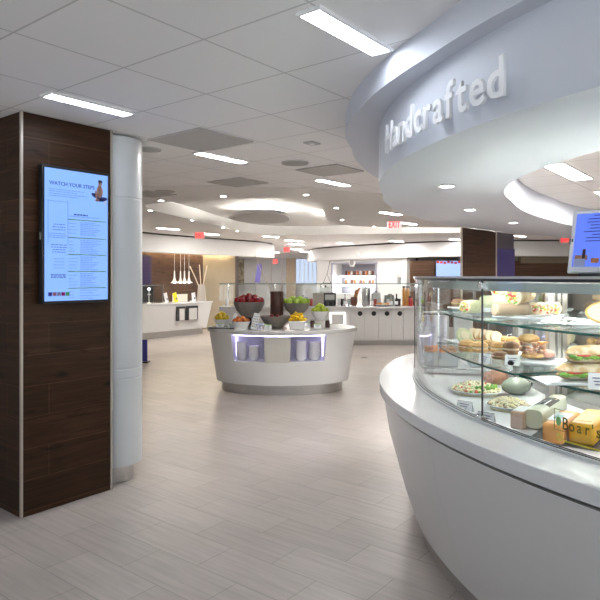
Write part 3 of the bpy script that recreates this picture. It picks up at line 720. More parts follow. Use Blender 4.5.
for a_ in (169.8, 183.5, 196.1, 205.5, 216, 228.2, 245):
    cs, sn = math.cos(math.radians(a_)), math.sin(math.radians(a_)); ra = math.radians(a_)
    MB().box((2.375 * cs, 2.375 * sn, 1.232), (.035, .05, .67), ra).build('post', M_STEEL, dc, bev=.003)
    for z_ in (1.355, 1.130): MB().box((2.60 * cs, 2.60 * sn, z_), (.42, .008, .014), ra).build('bracket', M_CHROME, dc)
da = [A0 + .6, 183.5, 205.5, 228, 245, A1]
for a0, a1 in zip(da, da[1:]):
    dr = MB().ring(2.325, 2.335, DZ + .03, 1.55, a0 + .6, a1 - .6, 16).build('rear_door', M_MIRROR, dc, ang=.5)
    MB().ring(2.32, 2.345, DZ, DZ + .035, a0, a1, 16).ring(2.32, 2.345, 1.54, 1.572, a0, a1, 16).ring(2.32, 2.345, DZ, 1.572, a0, a0 + .7, 2).ring(2.32, 2.345, DZ, 1.572, a1 - .7, a1, 2).build('door_frame', M_STEEL, dr, ang=.5)
cs, sn = math.cos(math.radians(A0)), math.sin(math.radians(A0)); ra = math.radians(A0)
MB().box((2.70 * cs, 2.70 * sn, 1.255), (.68, .008, .65), ra).build('end_glass', M_GLASS, dc)
MB().box((2.70 * cs, 2.70 * sn, .925), (.70, .03, .03), ra).build('end_rail', M_CHROME, dc, bev=.003)
MB().box((3.03 * cs, 3.03 * sn, 1.255), (.022, .022, .65), ra).build('end_post', M_CHROME, dc, bev=.003)
MB().box((2.90 * cs, 2.90 * sn, 1.255), (.012, .02, .65), ra).build('end_post', M_CHROME, dc, bev=.002)
MB().tube([(3.066 * cs + .002, 3.066 * sn + .012, .935), (3.066 * cs + .002, 3.066 * sn + .012, 1.50)], .005, 8).build('end_gasket', M_DARK, dc)
MB().box((2.37 * cs, 2.37 * sn, 1.24), (.05, .05, .68), ra).build('end_post', M_STEEL, dc, bev=.003)
# gilt lettering on the glass
gold = mat('dark_gilt_letter', (.15, .12, .02), .4, .2); yel = mat('gilt_yellow', (.55, .48, .05), .5)

def CR(px_, r, z=0):
    k = (px_ - HX) / F; a_ = k * k + 1; b_ = -2 * (k * V.x + V.y); c_ = V.x ** 2 + V.y ** 2 - r * r
    d_ = max(0, b_ * b_ - 4 * a_ * c_); Y = (-b_ - math.sqrt(d_)) / (2 * a_); return Vector((k * Y, Y, z))
s_ = None
for i, ch in enumerate("Boar's"):
    px_ = (565, 571.2, 578.7, 587, 592, 598)[i]; w_ = CR(px_, 3.064); d_ = w_ - V; th = math.atan2(d_.y, d_.x)
    n_ = Vector((math.cos(th), math.sin(th), 0)); t_ = Vector((-math.sin(th), math.cos(th), 0))
    me = text_mesh(ch, .068 if i == 0 else .06, .0006, .0006); xs = [v.co.x for v in me.vertices]
    for v in me.vertices: v.co.x = (v.co.x - (min(xs) + max(xs)) / 2) * .8
    zb = EYE - (430 + .25 * (px_ - 565) - HY) * w_.y / F
    place_mesh('letter', me, gold, dc, frame_m(n_ * 3.0612 + Vector((0, 0, zb)), t_, Vector((0, 0, 1)), n_))
def decal(px_, py_, shape, m, name, dr=0):
    w_ = CR(px_, 3.0615); d_ = w_ - V; th = math.atan2(d_.y, d_.x); n_ = Vector((math.cos(th), math.sin(th), 0)); t_ = Vector((-math.sin(th), math.cos(th), 0))
    o = shape.build(name, m, dc, smooth=False); o.matrix_local = frame_m(n_ * (3.0612 + dr) + Vector((0, 0, EYE - (py_ - HY) * w_.y / F)), t_, Vector((0, 0, 1)), n_)
bd = MB(); [bd.box(c, d) for c, d in (((0, .04, 0), (.05, .002, .0012)), ((-.025, 0, 0), (.002, .08, .0012)), ((0.0, -.04, 0), (.05, .002, .0012)))]
decal(559.5, 420, bd, gold, 'emblem_frame')
lf = MB()
for k in range(8):
    t_ = 2 * PI * k / 8; lf.box((.012 * math.cos(t_), .012 * math.sin(t_), 0), (.012, .004, .0012), t_)
decal(559.5, 437, lf, yel, 'emblem_sun'); lf2 = MB().ball((0, 0, 0), (.013, .018, .0008), 10, 4); decal(558.5, 421, lf2, mat('leaf_green_print', (.25, .5, .2), .5), 'emblem_leaf')
rows = []
for i in range(21):
    w_ = CR(564 + 48 * i / 20, 3.0615) - V; zb = EYE - (441 + .27 * 48 * i / 20 - HY) * (w_.y + V.y) / F
    rows.append([(w_.x, w_.y, zb - .003), (w_.x * 1.0004, w_.y * 1.0004, zb - .003), (w_.x * 1.0004, w_.y * 1.0004, zb + .003), (w_.x, w_.y, zb + .003)])
MB().quad_strip(rows, True, 0, True, True).build('gilt_line', yel, dc)

# tablet standing on the case
tl = CR(571, 2.90, 1.598)
n_ = Vector((-.72, -.69, 0)).normalized(); t_ = Vector((-n_.y, n_.x, 0)); t_ = t_ if t_.x > 0 else -t_
tb = T('tablet', 'white framed tablet with blue screen standing on top of the deli case', 'tablet', tl + t_ * .10 + Vector((0, 0, 0)), math.atan2(t_.y, t_.x))
th_ = 65 / F * tl.y
fr = MB().box((0, 0, th_ / 2), (.215, .014, th_)).build('frame', mat('tablet_white', (.88, .89, .92), .3), tb, bev=.006); fr.rotation_euler = (-.26, 0, 0); fr.location = (0, -.02, .012)
kids = []
def tp(name, c, d, m, y=-.0085):
    o = MB().box((c[0], y, c[1]), (d[0], .002, d[1])).build(name, m, fr, smooth=False); return o
tp('screen', (0, th_ * .52), (.178, th_ * .84), E_TABLET)
for k in range(9): tp('text_line', (.03 - .012 * (k % 3), th_ * (.90 - .05 * k)), (.10 + .02 * (k % 2), .004), mat('tablet_ink', (.05, .08, .3), .6), -.0096)
tp('bottle_picture', (-.045, th_ * .26), (.012, .06), mat('bottle_ink', (.05, .02, .02), .5), -.0098); tp('bread_picture', (-.055, th_ * .24), (.05, .02), mat('bread_ink', (.4, .2, .12), .5), -.0094)
tp('box_picture', (-.06, th_ * .16), (.045, .032), mat('box_ink', (.4, .45, .7), .5), -.0102); tp('fruit_picture', (.0, th_ * .19), (.03, .02), mat('fruit_ink', (.5, .2, .08), .5), -.0098)
tp('button', (-.098, th_ * .52), (.006, .012), M_BLACK, -.0075)
MB().box((.02, .02, .006), (.16, .12, .012)).build('stand', M_BLACK, tb, bev=.004); MB().box((.0, .045, .06), (.05, .012, .12)).build('prop', M_BLACK, tb)
# ------------------------------------------------------------------ fruit island
IS = Vector((-.25, 8.62, 0))
isl = T('fruit_island', 'white oval fruit island with a lit violet niche and steel plinth', 'counter', IS)
def ell(a_, b_, z, cols): return [(a_ * math.cos(t), -b_ * math.sin(t), z) for t in cols]
NX0, NX1, NZ_0, NZ_1 = -.66, .59, .455, .815
def dims(z): f_ = (z - .14) / (.83 - .14); return .935 + .105 * f_, .60 + .08 * f_
am = dims(.63)[0]
tL, tR = math.acos(NX0 / am), math.acos(NX1 / am)
cols = [2 * PI * k / 72 for k in range(72)] + [tL, tR]; cols = sorted(c for c in cols if not (tR < c < tL and False))
zs = [.14, .3, NZ_0, NZ_1, .832]; rows = [ell(*dims(z), z, cols) for z in zs]
mb = MB(); n = len(cols)
for r in rows: mb.v += [tuple(p) for p in r]
for i in range(len(zs) - 1):
    for j in range(n):
        k = (j + 1) % n; tm = (cols[j] + (cols[k] if k else 2 * PI)) / 2
        if zs[i] == NZ_0 and tR < tm < tL: continue
        mb.f.append((i * n + j, i * n + k, (i + 1) * n + k, (i + 1) * n + j)); mb.m.append(0)
mb.f.append(tuple(reversed(range(n)))); mb.m.append(0)
mb.build('body', M_LAM, isl, ang=.5)
nc = [c for c in cols if tR - 1e-6 <= c <= tL + 1e-6]; a_, b_ = dims(NZ_0); a2, b2 = dims(NZ_1)
lo = [(a_ * math.cos(t), -b_ * math.sin(t), NZ_0) for t in nc]; hi = [(a2 * math.cos(t), -b2 * math.sin(t), NZ_1) for t in nc]
lob = [(p[0], -.10, NZ_0) for p in lo]; hib = [(p[0], -.10, NZ_1) for p in hi]
mb = MB().quad_strip([lo, lob]).quad_strip([lob, hib]).quad_strip([hib, hi])
for k in (0, -1): mb.face([lo[k], lob[k], hib[k], hi[k]])
mb.build('niche', mat('niche_white', (.72, .72, .74), .5), isl, smooth=False)
MB().tube([(p[0] * .96, p[1] * .9 + .02, NZ_1 - .014) for p in hi], .007, 6).build('led_strip', E_VIOLET, isl)
MB().tube([(NX0 + .02, -.13, NZ_0 + .02), (NX0 + .02, -.13, NZ_1 - .03)], .006, 6).build('led_strip', E_VIOLET, isl)
MB().tube([(NX1 - .02, -.13, NZ_0 + .02), (NX1 - .02, -.13, NZ_1 - .03)], .006, 6).build('led_strip', E_VIOLET, isl)
tp_ = MB().lathe([(1.0, .832), (1.0, .872), (.995, .88)], 96, sx=1.065, sy=.705); tp_.build('countertop', mat('island_quartz', (.56, .55, .53), .18), isl, ang=.5)
MB().lathe([(1, 0), (1, .14)], 80, sx=.855, sy=.53).build('plinth', M_STEEL, isl, ang=.5)
TZ = .88
# stacks in the niche (each bowl its own object)
def bowl_mb(r=.085, h=.05, n=24):
    return MB().lathe([(r * .55, 0), (r * .6, .004), (r * .9, h * .6), (r, h), (r * .95, h), (r * .84, h * .6), (r * .55, .008)], n)
proto = None
def stack(x, y, n, r, name, where, order_group):
    me = None
    for k in range(n):
        if k == 0: o = bowl_mb(r, .055).build(name, M_WHITE); me = o
        else: o = me.copy(); COL.objects.link(o)
        o.location = (IS.x + x, IS.y + y, NZ_0 + .002 + .024 * k); o.rotation_euler = (0, 0, k * .3)
        pos = 'topmost' if k == n - 1 else 'lowest' if k == 0 else ORD[k] + ' from the bottom'
        tag(o, f'white bowl, {pos} of the {where} stack in the lit niche', 'bowl', order_group)
stack(-.545, -.36, 9, .078, 'bowl', 'outer left', 'bowls in the lit niche')
stack(-.375, -.43, 7, .078, 'bowl', 'inner left', 'bowls in the lit niche')
stack(.265, -.45, 10, .075, 'bowl', 'inner right', 'bowls in the lit niche')
stack(.455, -.38, 9, .09, 'bowl', 'outer right', 'bowls in the lit niche')
stack(-.27, -.22, 8, .075, 'bowl', 'hindmost left', 'bowls in the lit niche')
nb = T('napkin_bin', 'white ribbed bin between the bowl stacks in the island niche', 'bin', IS + Vector((-.05, -.53, NZ_0)))
b_ = MB().box((0, 0, .165), (.335, .22, .33), top=1.06)
for k in range(8): b_.box((-.145 + .0414 * k, -.112, .165), (.008, .006, .31))
b_.build('body', mat('bin_ivory', (.56, .55, .50), .4), nb, bev=.004); MB().box((0, 0, .334), (.36, .24, .012)).build('rim', M_WHITE, nb, bev=.003)

def bowl(name, label, x, y, r, h, m, foot=.45, sq=False, z=TZ, cat='bowl'):
    o = T(name, label, cat, (x, y, z))
    if sq: MB().box((0, 0, h / 2), (r * 1.5, r * 1.5, h), top=1.3).build('body', m, o, bev=.006); return o
    MB().lathe([(r * foot, 0), (r * foot, .006), (r * .8, h * .45), (r * .97, h * .9), (r, h), (r * .96, h), (r * .9, h * .88), (r * .7, h * .45), (r * .3, .014)], 40).build('body', m, o)
    MB().lathe([(r * foot, 0), (r * foot * 1.04, 0.004), (r * foot, .008)], 32).build('foot', m, o)
    return o
def at(px_, py_, z): v = P(px_, py_, z); return v.x, v.y
# big gray bowls stand on hidden black risers
def riser(label, x, y, r, h):
    o = T('riser', label, 'stand', (x, y, TZ)); MB().lathe([(r, 0), (r, .012), (r * .35, .02), (r * .35, h - .015), (r * .8, h - .008), (r * .8, h)], 24).build('stem', M_BLACK, o)
x1, y1 = -.62 + IS.x + .19, IS.y + .02
X1 = D(249, 300, 8.62).x; X2 = D(296.5, 300, 8.66).x
riser('dark riser under the big grey bowl of red apples', X1, 8.62, .11, .14); riser('dark riser under the big grey bowl of green apples', X2, 8.66, .11, .17)
bowl('fruit_bowl', 'big grey stoneware bowl heaped with red apples', X1, 8.62, .228, .215, M_GREYBOWL, z=TZ + .14)
bowl('fruit_bowl', 'big grey stoneware bowl heaped with green apples', X2, 8.66, .20, .165, M_GREYBOWL, z=TZ + .17)
X3 = D(275.5, 320, 8.38).x
bowl('fruit_bowl', 'low grey stoneware bowl in front of the brown vase', X3, 8.36, .215, .16, M_GREYBOWL, z=TZ + .01, foot=.4)
M_RED = two_tone('apple_red', (.30, .008, .014), (.18, .004, .01), 14, .25); M_GREEN = two_tone('apple_green', (.30, .50, .05), (.42, .56, .09), 14, .25)
M_LEMON = two_tone('lemon_yellow', (.72, .50, .02), (.78, .58, .05), 20, .35); M_BANANA = two_tone('banana_yellow', (.80, .50, .02), (.84, .60, .03), 20, .4); M_LIME = two_tone('lime_green', (.42, .50, .03), (.30, .42, .03), 20, .35); M_STALK = mat('stalk_brown', (.10, .06, .03), .7)
M_ORANGE = two_tone('orange_peel', (.80, .25, .02), (.72, .18, .02), 40, .4)
def apple(name, m, r):
    o = T(name, 'x', 'fruit')
    MB().lathe([(.05 * r, -.80 * r), (.35 * r, -.88 * r), (.78 * r, -.6 * r), (1.0 * r, .02 * r), (.92 * r, .5 * r), (.6 * r, .84 * r), (.25 * r, .8 * r), (.04 * r, .64 * r)], 18).build('body', m, o)
    MB().tube([(0, 0, .62 * r), (.06 * r, .02 * r, 1.1 * r)], .05 * r, 6).build('stem', M_STALK, o); return o
def lemon(name, m, r):
    o = T(name, 'x', 'fruit')
    MB().lathe([(.04 * r, -1.35 * r), (.2 * r, -1.2 * r), (.75 * r, -.75 * r), (1.0 * r, 0), (.75 * r, .75 * r), (.2 * r, 1.2 * r), (.04 * r, 1.3 * r)], 16).build('body', m, o)
    MB().ball((0, 0, 1.3 * r), .09 * r, 6, 4).build('stem', M_STALK, o); return o
def banana(name, m, r):
    o = T(name, 'x', 'fruit'); pts = [(r * 2.6 * math.sin(t) - 0, 0, r * 2.6 * (1 - math.cos(t))) for t in [-.85 + 1.7 * k / 8 for k in range(9)]]
    MB().tube(pts, [r * .25, r * .62, r * .85, r * .95, r, r * .95, r * .85, r * .6, r * .25], 8).build('body', m, o)
    MB().tube([pts[-1], Vector(pts[-1]) + Vector((.35 * r, 0, .5 * r))], r * .2, 6).build('stem', M_STALK, o); return o
def heap(make, name, m, r, cx, cy, z0, R_, layers, what, group, tilt=1.0):
    first = None; rg = random.Random(hash(name + what) % 1000 if False else len(what) * 7 + len(name))
    for li, (cnt, rr, dz) in enumerate(layers):
        row_name = ('lower', 'upper', 'top')[li] if len(layers) > 1 else 'only'
        pts = []
        for k in range(cnt):
            t = 2 * PI * (k + .5 * (li % 2)) / max(1, cnt); pts.append((cx + R_ * rr * math.cos(t), cy + R_ * rr * math.sin(t)))
        order = sorted(range(cnt), key=lambda k: pts[k][0])
        for rank, k in enumerate(order):
            lb = f'{what}, {ORD[rank]} from the left in the {row_name} layer' if cnt > 1 else f'{what}, the one on top of the heap'
            if first is None: o = first = make(name, m, r)
            else: o = dup(first)
            o.location = (*pts[k], z0 + dz); o.rotation_euler = (rg.uniform(-.9, .9) * tilt, rg.uniform(-.9, .9) * tilt, rg.uniform(0, 6)); o.scale = (rg.uniform(.92, 1.06),) * 3
            tag(o, lb, 'fruit', group)
zr = TZ + .14 + .215; zg = TZ + .17 + .165
heap(apple, 'red_apple', M_RED, .052, X1, 8.62, zr, .15, [(9, 1.1, .015), (6, .6, .05), (1, 0, .075)], 'red apple in big grey bowl', 'red apples in the big grey bowl', .5)
heap(apple, 'green_apple', M_GREEN, .05, X2, 8.66, zg, .13, [(8, 1.12, .02), (4, .55, .052)], 'green apple in big grey bowl', 'green apples in the big grey bowl', .5)
heap(apple, 'dark_plum', two_tone('plum_red', (.16, .01, .015), (.09, .008, .02), 14, .3), .032, X3, 8.36, TZ + .13, .10, [(6, 1, 0), (3, .5, .03)], 'dark plum in low grey bowl', 'plums in the low grey bowl', .5)
# white bowls in front
v = P(221, 325, TZ); XA, YA = D(222, 320, 8.74).x, 8.74
bowl('fruit_bowl', 'white bowl of yellow lemons at the left end of the island', XA, YA, .115, .095, M_WHITE, foot=.5)
heap(lemon, 'lemon', M_LEMON, .036, XA, YA, TZ + .115, .072, [(7, 1, 0), (4, .55, .04), (1, 0, .06)], 'yellow lemon in left white bowl', 'lemons in the left white bowl')
XB = D(241, 322, 8.22).x
bowl('fruit_bowl', 'wide white bowl of orange fruit beside the perforated stand', XB, 8.22, .128, .105, M_WHITE, foot=.7)
heap(apple, 'nectarine', two_tone('nectarine_red', (.55, .10, .03), (.72, .30, .05), 16, .35), .037, XB, 8.22, TZ + .108, .085, [(7, 1, 0), (3, .45, .028)], 'orange nectarine in wide white bowl', 'nectarines in the wide white bowl', .6)
XC = D(297, 322, 8.16).x
bowl('fruit_bowl', 'square white bowl of yellow bananas at the front of the island', XC, 8.16, .118, .115, M_WHITE, sq=True)
heap(banana, 'banana', M_BANANA, .025, XC, 8.16, TZ + .125, .085, [(7, 1, .005), (6, .65, .04), (4, .4, .075)], 'yellow banana in square white bowl', 'bananas in the square white bowl', .4)
XD = D(320, 318, 8.45).x
st = T('glass_stand', 'small glass stand with two brown cups under the citrus bowl', 'stand', (XD, 8.45, TZ))
MB().box((0, 0, .105), (.27, .16, .01)).build('shelf', M_SHELF, st)
for s in (-1, 1): MB().lathe([(.030, 0), (.033, .08), (.03, .1)], 20, (s * .105, 0, 0)).build('foot', mat('brown_cup', (.07, .03, .025), .4), st)
bowl('fruit_bowl', 'white bowl of limes and lemons on the small glass stand', XD, 8.45, .125, .12, M_WHITE, foot=.5, z=TZ + .11)
heap(lemon, 'lime', M_LIME, .04, XD, 8.45, TZ + .24, .085, [(6, 1, 0), (4, .55, .038), (1, 0, .06)], 'yellow-green lime in white bowl on glass stand', 'limes in the white bowl')
# vase with twigs
vs = T('twig_vase', 'tall brown cylinder vase with pale bare twigs on the island', 'vase', (X3 + .01, 8.62, TZ))
MB().lathe([(.092, 0), (.095, .02), (.095, .50), (.088, .50), (.085, .03)], 32).build('body', mat('vase_brown', (.075, .03, .022), .4, noise=.15, nscale=6), vs)
rg = random.Random(5)
for x0, x1_, h1 in ((-.02, -.26, .95), (-.01, -.10, 1.0), (.03, .17, .92), (.035, .10, .86), (0, -.33, 1.02)):
    pts = [(x0, 0, .2)]; 
    for k in range(1, 7): f_ = k / 6; pts.append((x0 + (x1_ - x0) * f_ + rg.uniform(-.02, .02), rg.uniform(-.02, .05) * f_, .3 + (h1 - .3) * f_))
    MB().tube(pts, [.007, .0065, .006, .0055, .005, .004, .003], 6).build('twig', mat('pale_twig', (.55, .47, .38), .7), vs)
# cards and small things
def card(label, px_, py_, w_, h_, z, accent=None, m=M_CARD, rz=0, Yd=None, lean=.28):
    v = P(px_, py_, z) if Yd is None else Vector((D(px_, py_, Yd).x, Yd, z))
    o = T('price_card', label, 'card', (v.x, v.y, z), rz)
    MB().box((0, 0, 0), (w_, .003, h_)).build('front', m, o).matrix_local = Matrix.Translation((0, -h_ * .14, h_ * .475)) @ Matrix.Rotation(-lean, 4, 'X')
    MB().box((0, 0, 0), (w_, .003, h_)).build('back', m, o).matrix_local = Matrix.Translation((0, h_ * .14, h_ * .475)) @ Matrix.Rotation(lean, 4, 'X')
    M_ = Matrix.Translation((0, -h_ * .14 - .004, h_ * .475)) @ Matrix.Rotation(-lean, 4, 'X')
    if accent: MB().box((0, 0, h_ * .42), (w_ * .96, .003, h_ * .12)).build('colour_band', accent, o).matrix_local = M_
    pr = MB(); [pr.box((0, 0, h_ * (.2 - .2 * k)), (w_ * (.6 - .12 * k), .002, h_ * .06)) for k in range(3)]; pr.build('print_line', M_INK, o).matrix_local = M_
    return o
GB = mat('lime_green_band', (.35, .55, .08), .5)
for px_, py_, lb in ((220, 327.5, 'white price card before the left bowl of lemons'), (231.5, 328.3, 'white price card left of the wide white bowl'), (268, 329.2, 'white price card with green band before the low grey bowl'),
                     (295.5, 329.6, 'white card with green band on the square banana bowl front'), (317.5, 328.3, 'white card under the small glass citrus stand')):
    card(lb, px_, py_, .10 if px_ > 225 else .11, .065, TZ + .001, GB)
pb = T('perforated_stand', 'white perforated slanted stand in the middle of the island front', 'stand', (*at(253.5, 329.3, TZ), TZ))
MB().box((0, 0, .11), (.085, .05, .22), top=.9).build('body', M_CARD, pb, bev=.003).rotation_euler = (0, .22, 0)
dots = MB(); [dots.lathe([(.006, 0), (.006, .002)], 8, (-.022 + .022 * i, .04 + .035 * j, 0)) for i in range(3) for j in range(5)]
dots.build('perforation', M_DARK, pb).matrix_local = Matrix.Rotation(.22, 4, 'Y') @ frame_m((0, -.0265, 0), (1, 0, 0), (0, 0, 1), (0, -1, 0))
cp = T('small_cup', 'small white blue cup right of the perforated stand', 'cup', (*at(260, 329.5, TZ), TZ))
MB().lathe([(.03, 0), (.012, .01), (.012, .05), (.05, .055), (.052, .08), (.046, .08)], 24).build('body', mat('pale_blue_cup', (.55, .62, .85), .3), cp); MB().lathe([(.044, .07), (.044, .076)], 20).build('filling', M_WHITE, cp)
nk = T('folded_napkin', 'white folded napkin behind the wide white bowl', 'napkin', (D(236, 318, 8.5).x, 8.42, TZ), .4)
MB().box((0, 0, .10), (.20, .08, .20), top=.2).build('cloth', M_CARD, nk, bev=.01); MB().box((.03, -.03, .05), (.17, .05, .1), .3, top=.3).build('fold', M_CARD, nk, bev=.01)
dk = T('dark_tray', 'dark oval tray at the left end of the island top', 'tray', (*at(223, 328.2, TZ), TZ)); MB().lathe([(.20, 0), (.21, .004), (.2, .006)], 32, sx=1, sy=.6).build('body', M_BLACK, dk)
MB().lathe([(.19, .006), (.205, .012), (.21, .006)], 32, sx=1, sy=.6, caps=False).build('rim', M_DARK, dk)

# ------------------------------------------------------------------ buffet counter behind the island, with sneeze guard
BY = 13.9
bx0, bx1 = D(219, 300, BY).x, D(424, 300, BY).x
bc = T('buffet_counter', 'long white buffet counter behind the fruit island', 'counter', ((bx0 + bx1) / 2, BY, 0)); bw = (bx1 - bx0)
def bl(px_): return D(px_, 300, BY).x - (bx0 + bx1) / 2
MB().box((0, .45, .875), (bw, 1.0, .05)).build('countertop', M_QUARTZ, bc, bev=.006)
MB().box((0, .5, .06), (bw - .1, .8, .12)).build('toe_kick', M_STEEL, bc)
MB().box((0, .48, .48), (bw - .04, .86, .74)).build('body', M_LAM, bc)
xs = [219, 262, 306, 328, 350.5, 364.5, 378, 391, 403.5, 424]
for k, (a_, b_) in enumerate(zip(xs, xs[1:])):
    dr = MB().box(((bl(a_) + bl(b_)) / 2, .03, .485), (bl(b_) - bl(a_) - .012, .025, .715)).build('door', M_LAM, bc, bev=.003)
    if 4 <= k <= 7:
        MB().lathe([(.055, 0), (.055, .006)], 24).build('opening', M_BLACK, dr).matrix_local = frame_m(((bl(a_) + bl(b_)) / 2 + .06, .017, .735), (1, 0, 0), (0, 0, 1), (0, -1, 0))
ar = MB(); ar.box((bl(337.5), -.01, .74), (.34, .03, .05)); ar.box((bl(330.5), -.01, .56), (.05, .03, .40)); ar.box((bl(344.5), -.01, .56), (.05, .03, .40)); ar.build('arch_frame', emit('arch_glow', (1, .98, .94), .75), bc, bev=.01)
MB().box((bl(337.5), -.005, .55), (.27, .03, .34)).build('arch_panel', M_LAM, bc)
sg = T('sneeze_guard', 'long glass sneeze guard above the white buffet counter', 'sneeze guard', ((bx0 + bx1) / 2, BY + .4, .9))
MB().box((0, -.1, .52), (bw, .52, .02)).build('glass_shelf', [M_SHELF], sg); MB().box((0, -.362, .52), (bw, .006, .026)).build('shelf_edge', mat('guard_edge', (.30, .38, .35), .2), sg)
for x_ in (-2.2, -1.1, 0, 1.0, 2.1): MB().tube([(x_, 0, 0), (x_, 0, .51)], .018, 10).build('post', M_CHROME, sg)
MB().box((0, -.33, .30), (bw, .008, .36)).build('front_glass', M_GLASS, sg)
TZB = .90
def bt(px_, y=.35): return Vector((D(px_, 300, BY + y).x, BY + y, TZB))
cm = T('coffee_machine', 'black coffee machine on the buffet counter under the sneeze guard', 'machine', bt(329.5, .5))
MB().box((0, 0, .15), (.30, .25, .30)).build('body', M_BLACK, cm, bev=.01); MB().box((0, -.13, .20), (.22, .02, .12)).build('front', M_STEEL, cm)
for s in (-.06, .05): MB().lathe([(.03, 0), (.035, .08)], 14, (s, -.16, 0)).build('jug', M_DARK, cm)
hl = T('heat_lamp', 'white lamp hood hanging below the sneeze guard over the coffee machine', 'lamp', D(325.5, 289.5, BY + .35))
MB().box((0, 0, 0), (.36, .2, .10), top=.7).build('hood', M_WHITE, hl, bev=.01); MB().lathe([(.02, .05), (.02, .1)], 10).build('stem', M_BLACK, hl)
b2 = T('paper_bin', 'beige box left of the black coffee machine', 'box', bt(318, .5)); MB().box((0, 0, .15), (.26, .3, .30)).build('body', mat('beige_box', (.50, .42, .36), .5), b2, bev=.01); MB().box((0, 0, .305), (.27, .31, .015)).build('lid', M_LAM, b2)
jr = T('utensil_crock', 'brown crock with amber handled utensils on the buffet counter', 'jar', bt(354, .4))
MB().lathe([(.07, 0), (.085, .1), (.08, .2), (.07, .2)], 20).build('body', mat('crock_brown', (.16, .05, .03), .4), jr)
for k in range(4): MB().tube([(.01 * k, 0, .1), (.03 + .035 * k, .01 * k, .36 + .02 * k)], [.012, .018], 8).build('utensil', mat('amber_handle', (.45, .20, .07), .4), jr)
su = T('steel_urn', 'tall stainless cylinder on the buffet counter', 'urn', bt(366, .45)); MB().lathe([(.10, 0), (.10, .38), (.09, .40), (.03, .42)], 28).build('body', M_STEEL, su); MB().lathe([(.02, .42), (.02, .45)], 12).build('knob', M_BLACK, su)
pl = T('food_platter', 'white platter with orange and pale food on the buffet counter', 'platter', bt(383, .3)); MB().lathe([(.12, 0), (.2, .03), (.19, .035), (.1, .01)], 28).build('plate', M_WHITE, pl)
b_ = MB(); rg = random.Random(4); [b_.ball((rg.uniform(-.13, .13), rg.uniform(-.08, .08), .05), (.04, .035, .025), 8, 5, mi=k % 2) for k in range(14)]
tag(b_.build('food', [mat('food_orange', (.75, .30, .06), .5), mat('food_cream', (.8, .72, .55), .5)], pl), kind='stuff')
for k, (px_, c, lb) in enumerate(((396.5, (.05, .03, .03), 'dark bottle with white label on the buffet counter'), (372, (.55, .55, .6), 'pale bottle beside the stainless cylinder'), (345, (.4, .3, .35), 'small clear bottle right of the coffee machine'), (391, (.5, .45, .4), 'pale carafe left of the dark labelled bottle'))):
    o = T('bottle', lb, 'bottle', bt(px_, .3)); MB().lathe([(.035, 0), (.038, .14), (.014, .20), (.014, .26)], 16).build('body', mat(f'bottle_tint_{k}', c, .25), o)
    MB().lathe([(.0385, .03), (.0385, .11)], 16, caps=False).build('label', M_CARD, o); MB().lathe([(.016, .255), (.016, .28)], 10).build('cap', M_BLACK, o)
for px_, lb in ((404, 'left of two tall amber jars at the buffet end'), (407.5, 'right of two tall amber jars at the buffet end')):
    o = T('tall_jar', lb, 'jar', bt(px_, .35)); MB().lathe([(.04, 0), (.045, .35), (.03, .42)], 16).build('body', mat('amber_tall', (.55, .24, .05), .3), o); MB().lathe([(.034, .42), (.034, .46)], 12).build('lid', M_BLACK, o)
o = T('red_jar', 'red jar with black lid at the right end of the buffet', 'jar', bt(410.5, .3)); MB().lathe([(.05, 0), (.055, .16), (.04, .19)], 16).build('body', mat('jar_red', (.4, .03, .03), .3), o); MB().lathe([(.042, .19), (.042, .23)], 12).build('lid', M_BLACK, o)
# glassware standing along the counter, left part
rg = random.Random(11)
for k, px_ in enumerate((227, 238, 247, 256, 264, 285, 304, 311, 339, 342, 349, 375, 388, 399)):
    o = T('tumbler', f'tumbler, {ORD[k]} from the left along the buffet counter', 'glass', bt(px_, .25 + .25 * rg.random()), 0, 'tumblers along the buffet counter')
    MB().lathe([(.035, 0), (.042, .16), (.038, .16), (.032, .01)], 14).build('body', mat(('tumbler_white', 'tumbler_dark', 'tumbler_grey', 'tumbler_red')[k % 4], ((.7, .7, .72), (.06, .05, .05), (.35, .36, .38), (.35, .05, .05))[k % 4], .2), o)
sv = T('twig_vase', 'slim glass vase of thin twigs on the sneeze guard near the dark doorway', 'vase', D(399, 284, BY + .35))
sv.location.z = TZB + .53; MB().lathe([(.05, 0), (.04, .02), (.05, .14), (.046, .14)], 18).build('body', mat('vase_clear', (.5, .52, .52), .2), sv)
for dx, h_ in ((-.12, .48), (-.04, .34), (.05, .42), (.13, .5)): MB().tube([(0, 0, .04), (dx * .4, 0, h_ * .5), (dx, .0, h_)], [.005, .004, .003], 6).build('twig', mat('thin_twig', (.35, .28, .22), .7), sv)
wl = T('wire_stand', 'thin dark wire stand on the sneeze guard before the grill wall', 'stand', D(327, 284, BY + .35)); wl.location.z = TZB + .53
MB().tube([(-.09, 0, .0), (0, 0, .22), (.09, 0, 0)], .008, 6).build('frame', M_DARK, wl); MB().tube([(0, 0, .2), (.07, 0, .52)], .006, 6).build('arm', M_DARK, wl); MB().tube([(-.1, 0, .006), (.1, 0, .006)], .006, 6).build('base', M_DARK, wl)
# low machines along the back, just under the glass shelf
for px_, w_, h_, lb, c in ((303, .30, .20, 'grey serving dish cover in the middle of the buffet', (.45, .46, .48)), (376, .22, .30, 'pale dispenser behind the food platter', (.62, .62, .64)), (389, .26, .24, 'grey-green dispenser behind the carafe', (.30, .33, .32)), (240, .30, .18, 'grey dish cover behind the red apples', (.5, .5, .52))):
    o = T('dispenser', lb, 'dispenser', bt(px_, .72)); MB().box((0, 0, h_ / 2), (w_, .2, h_), top=.85).build('body', mat('disp' + lb[:9], c, .3, .3), o, bev=.015); MB().lathe([(.02, h_), (.02, h_ + .03)], 12).build('knob', M_BLACK, o)

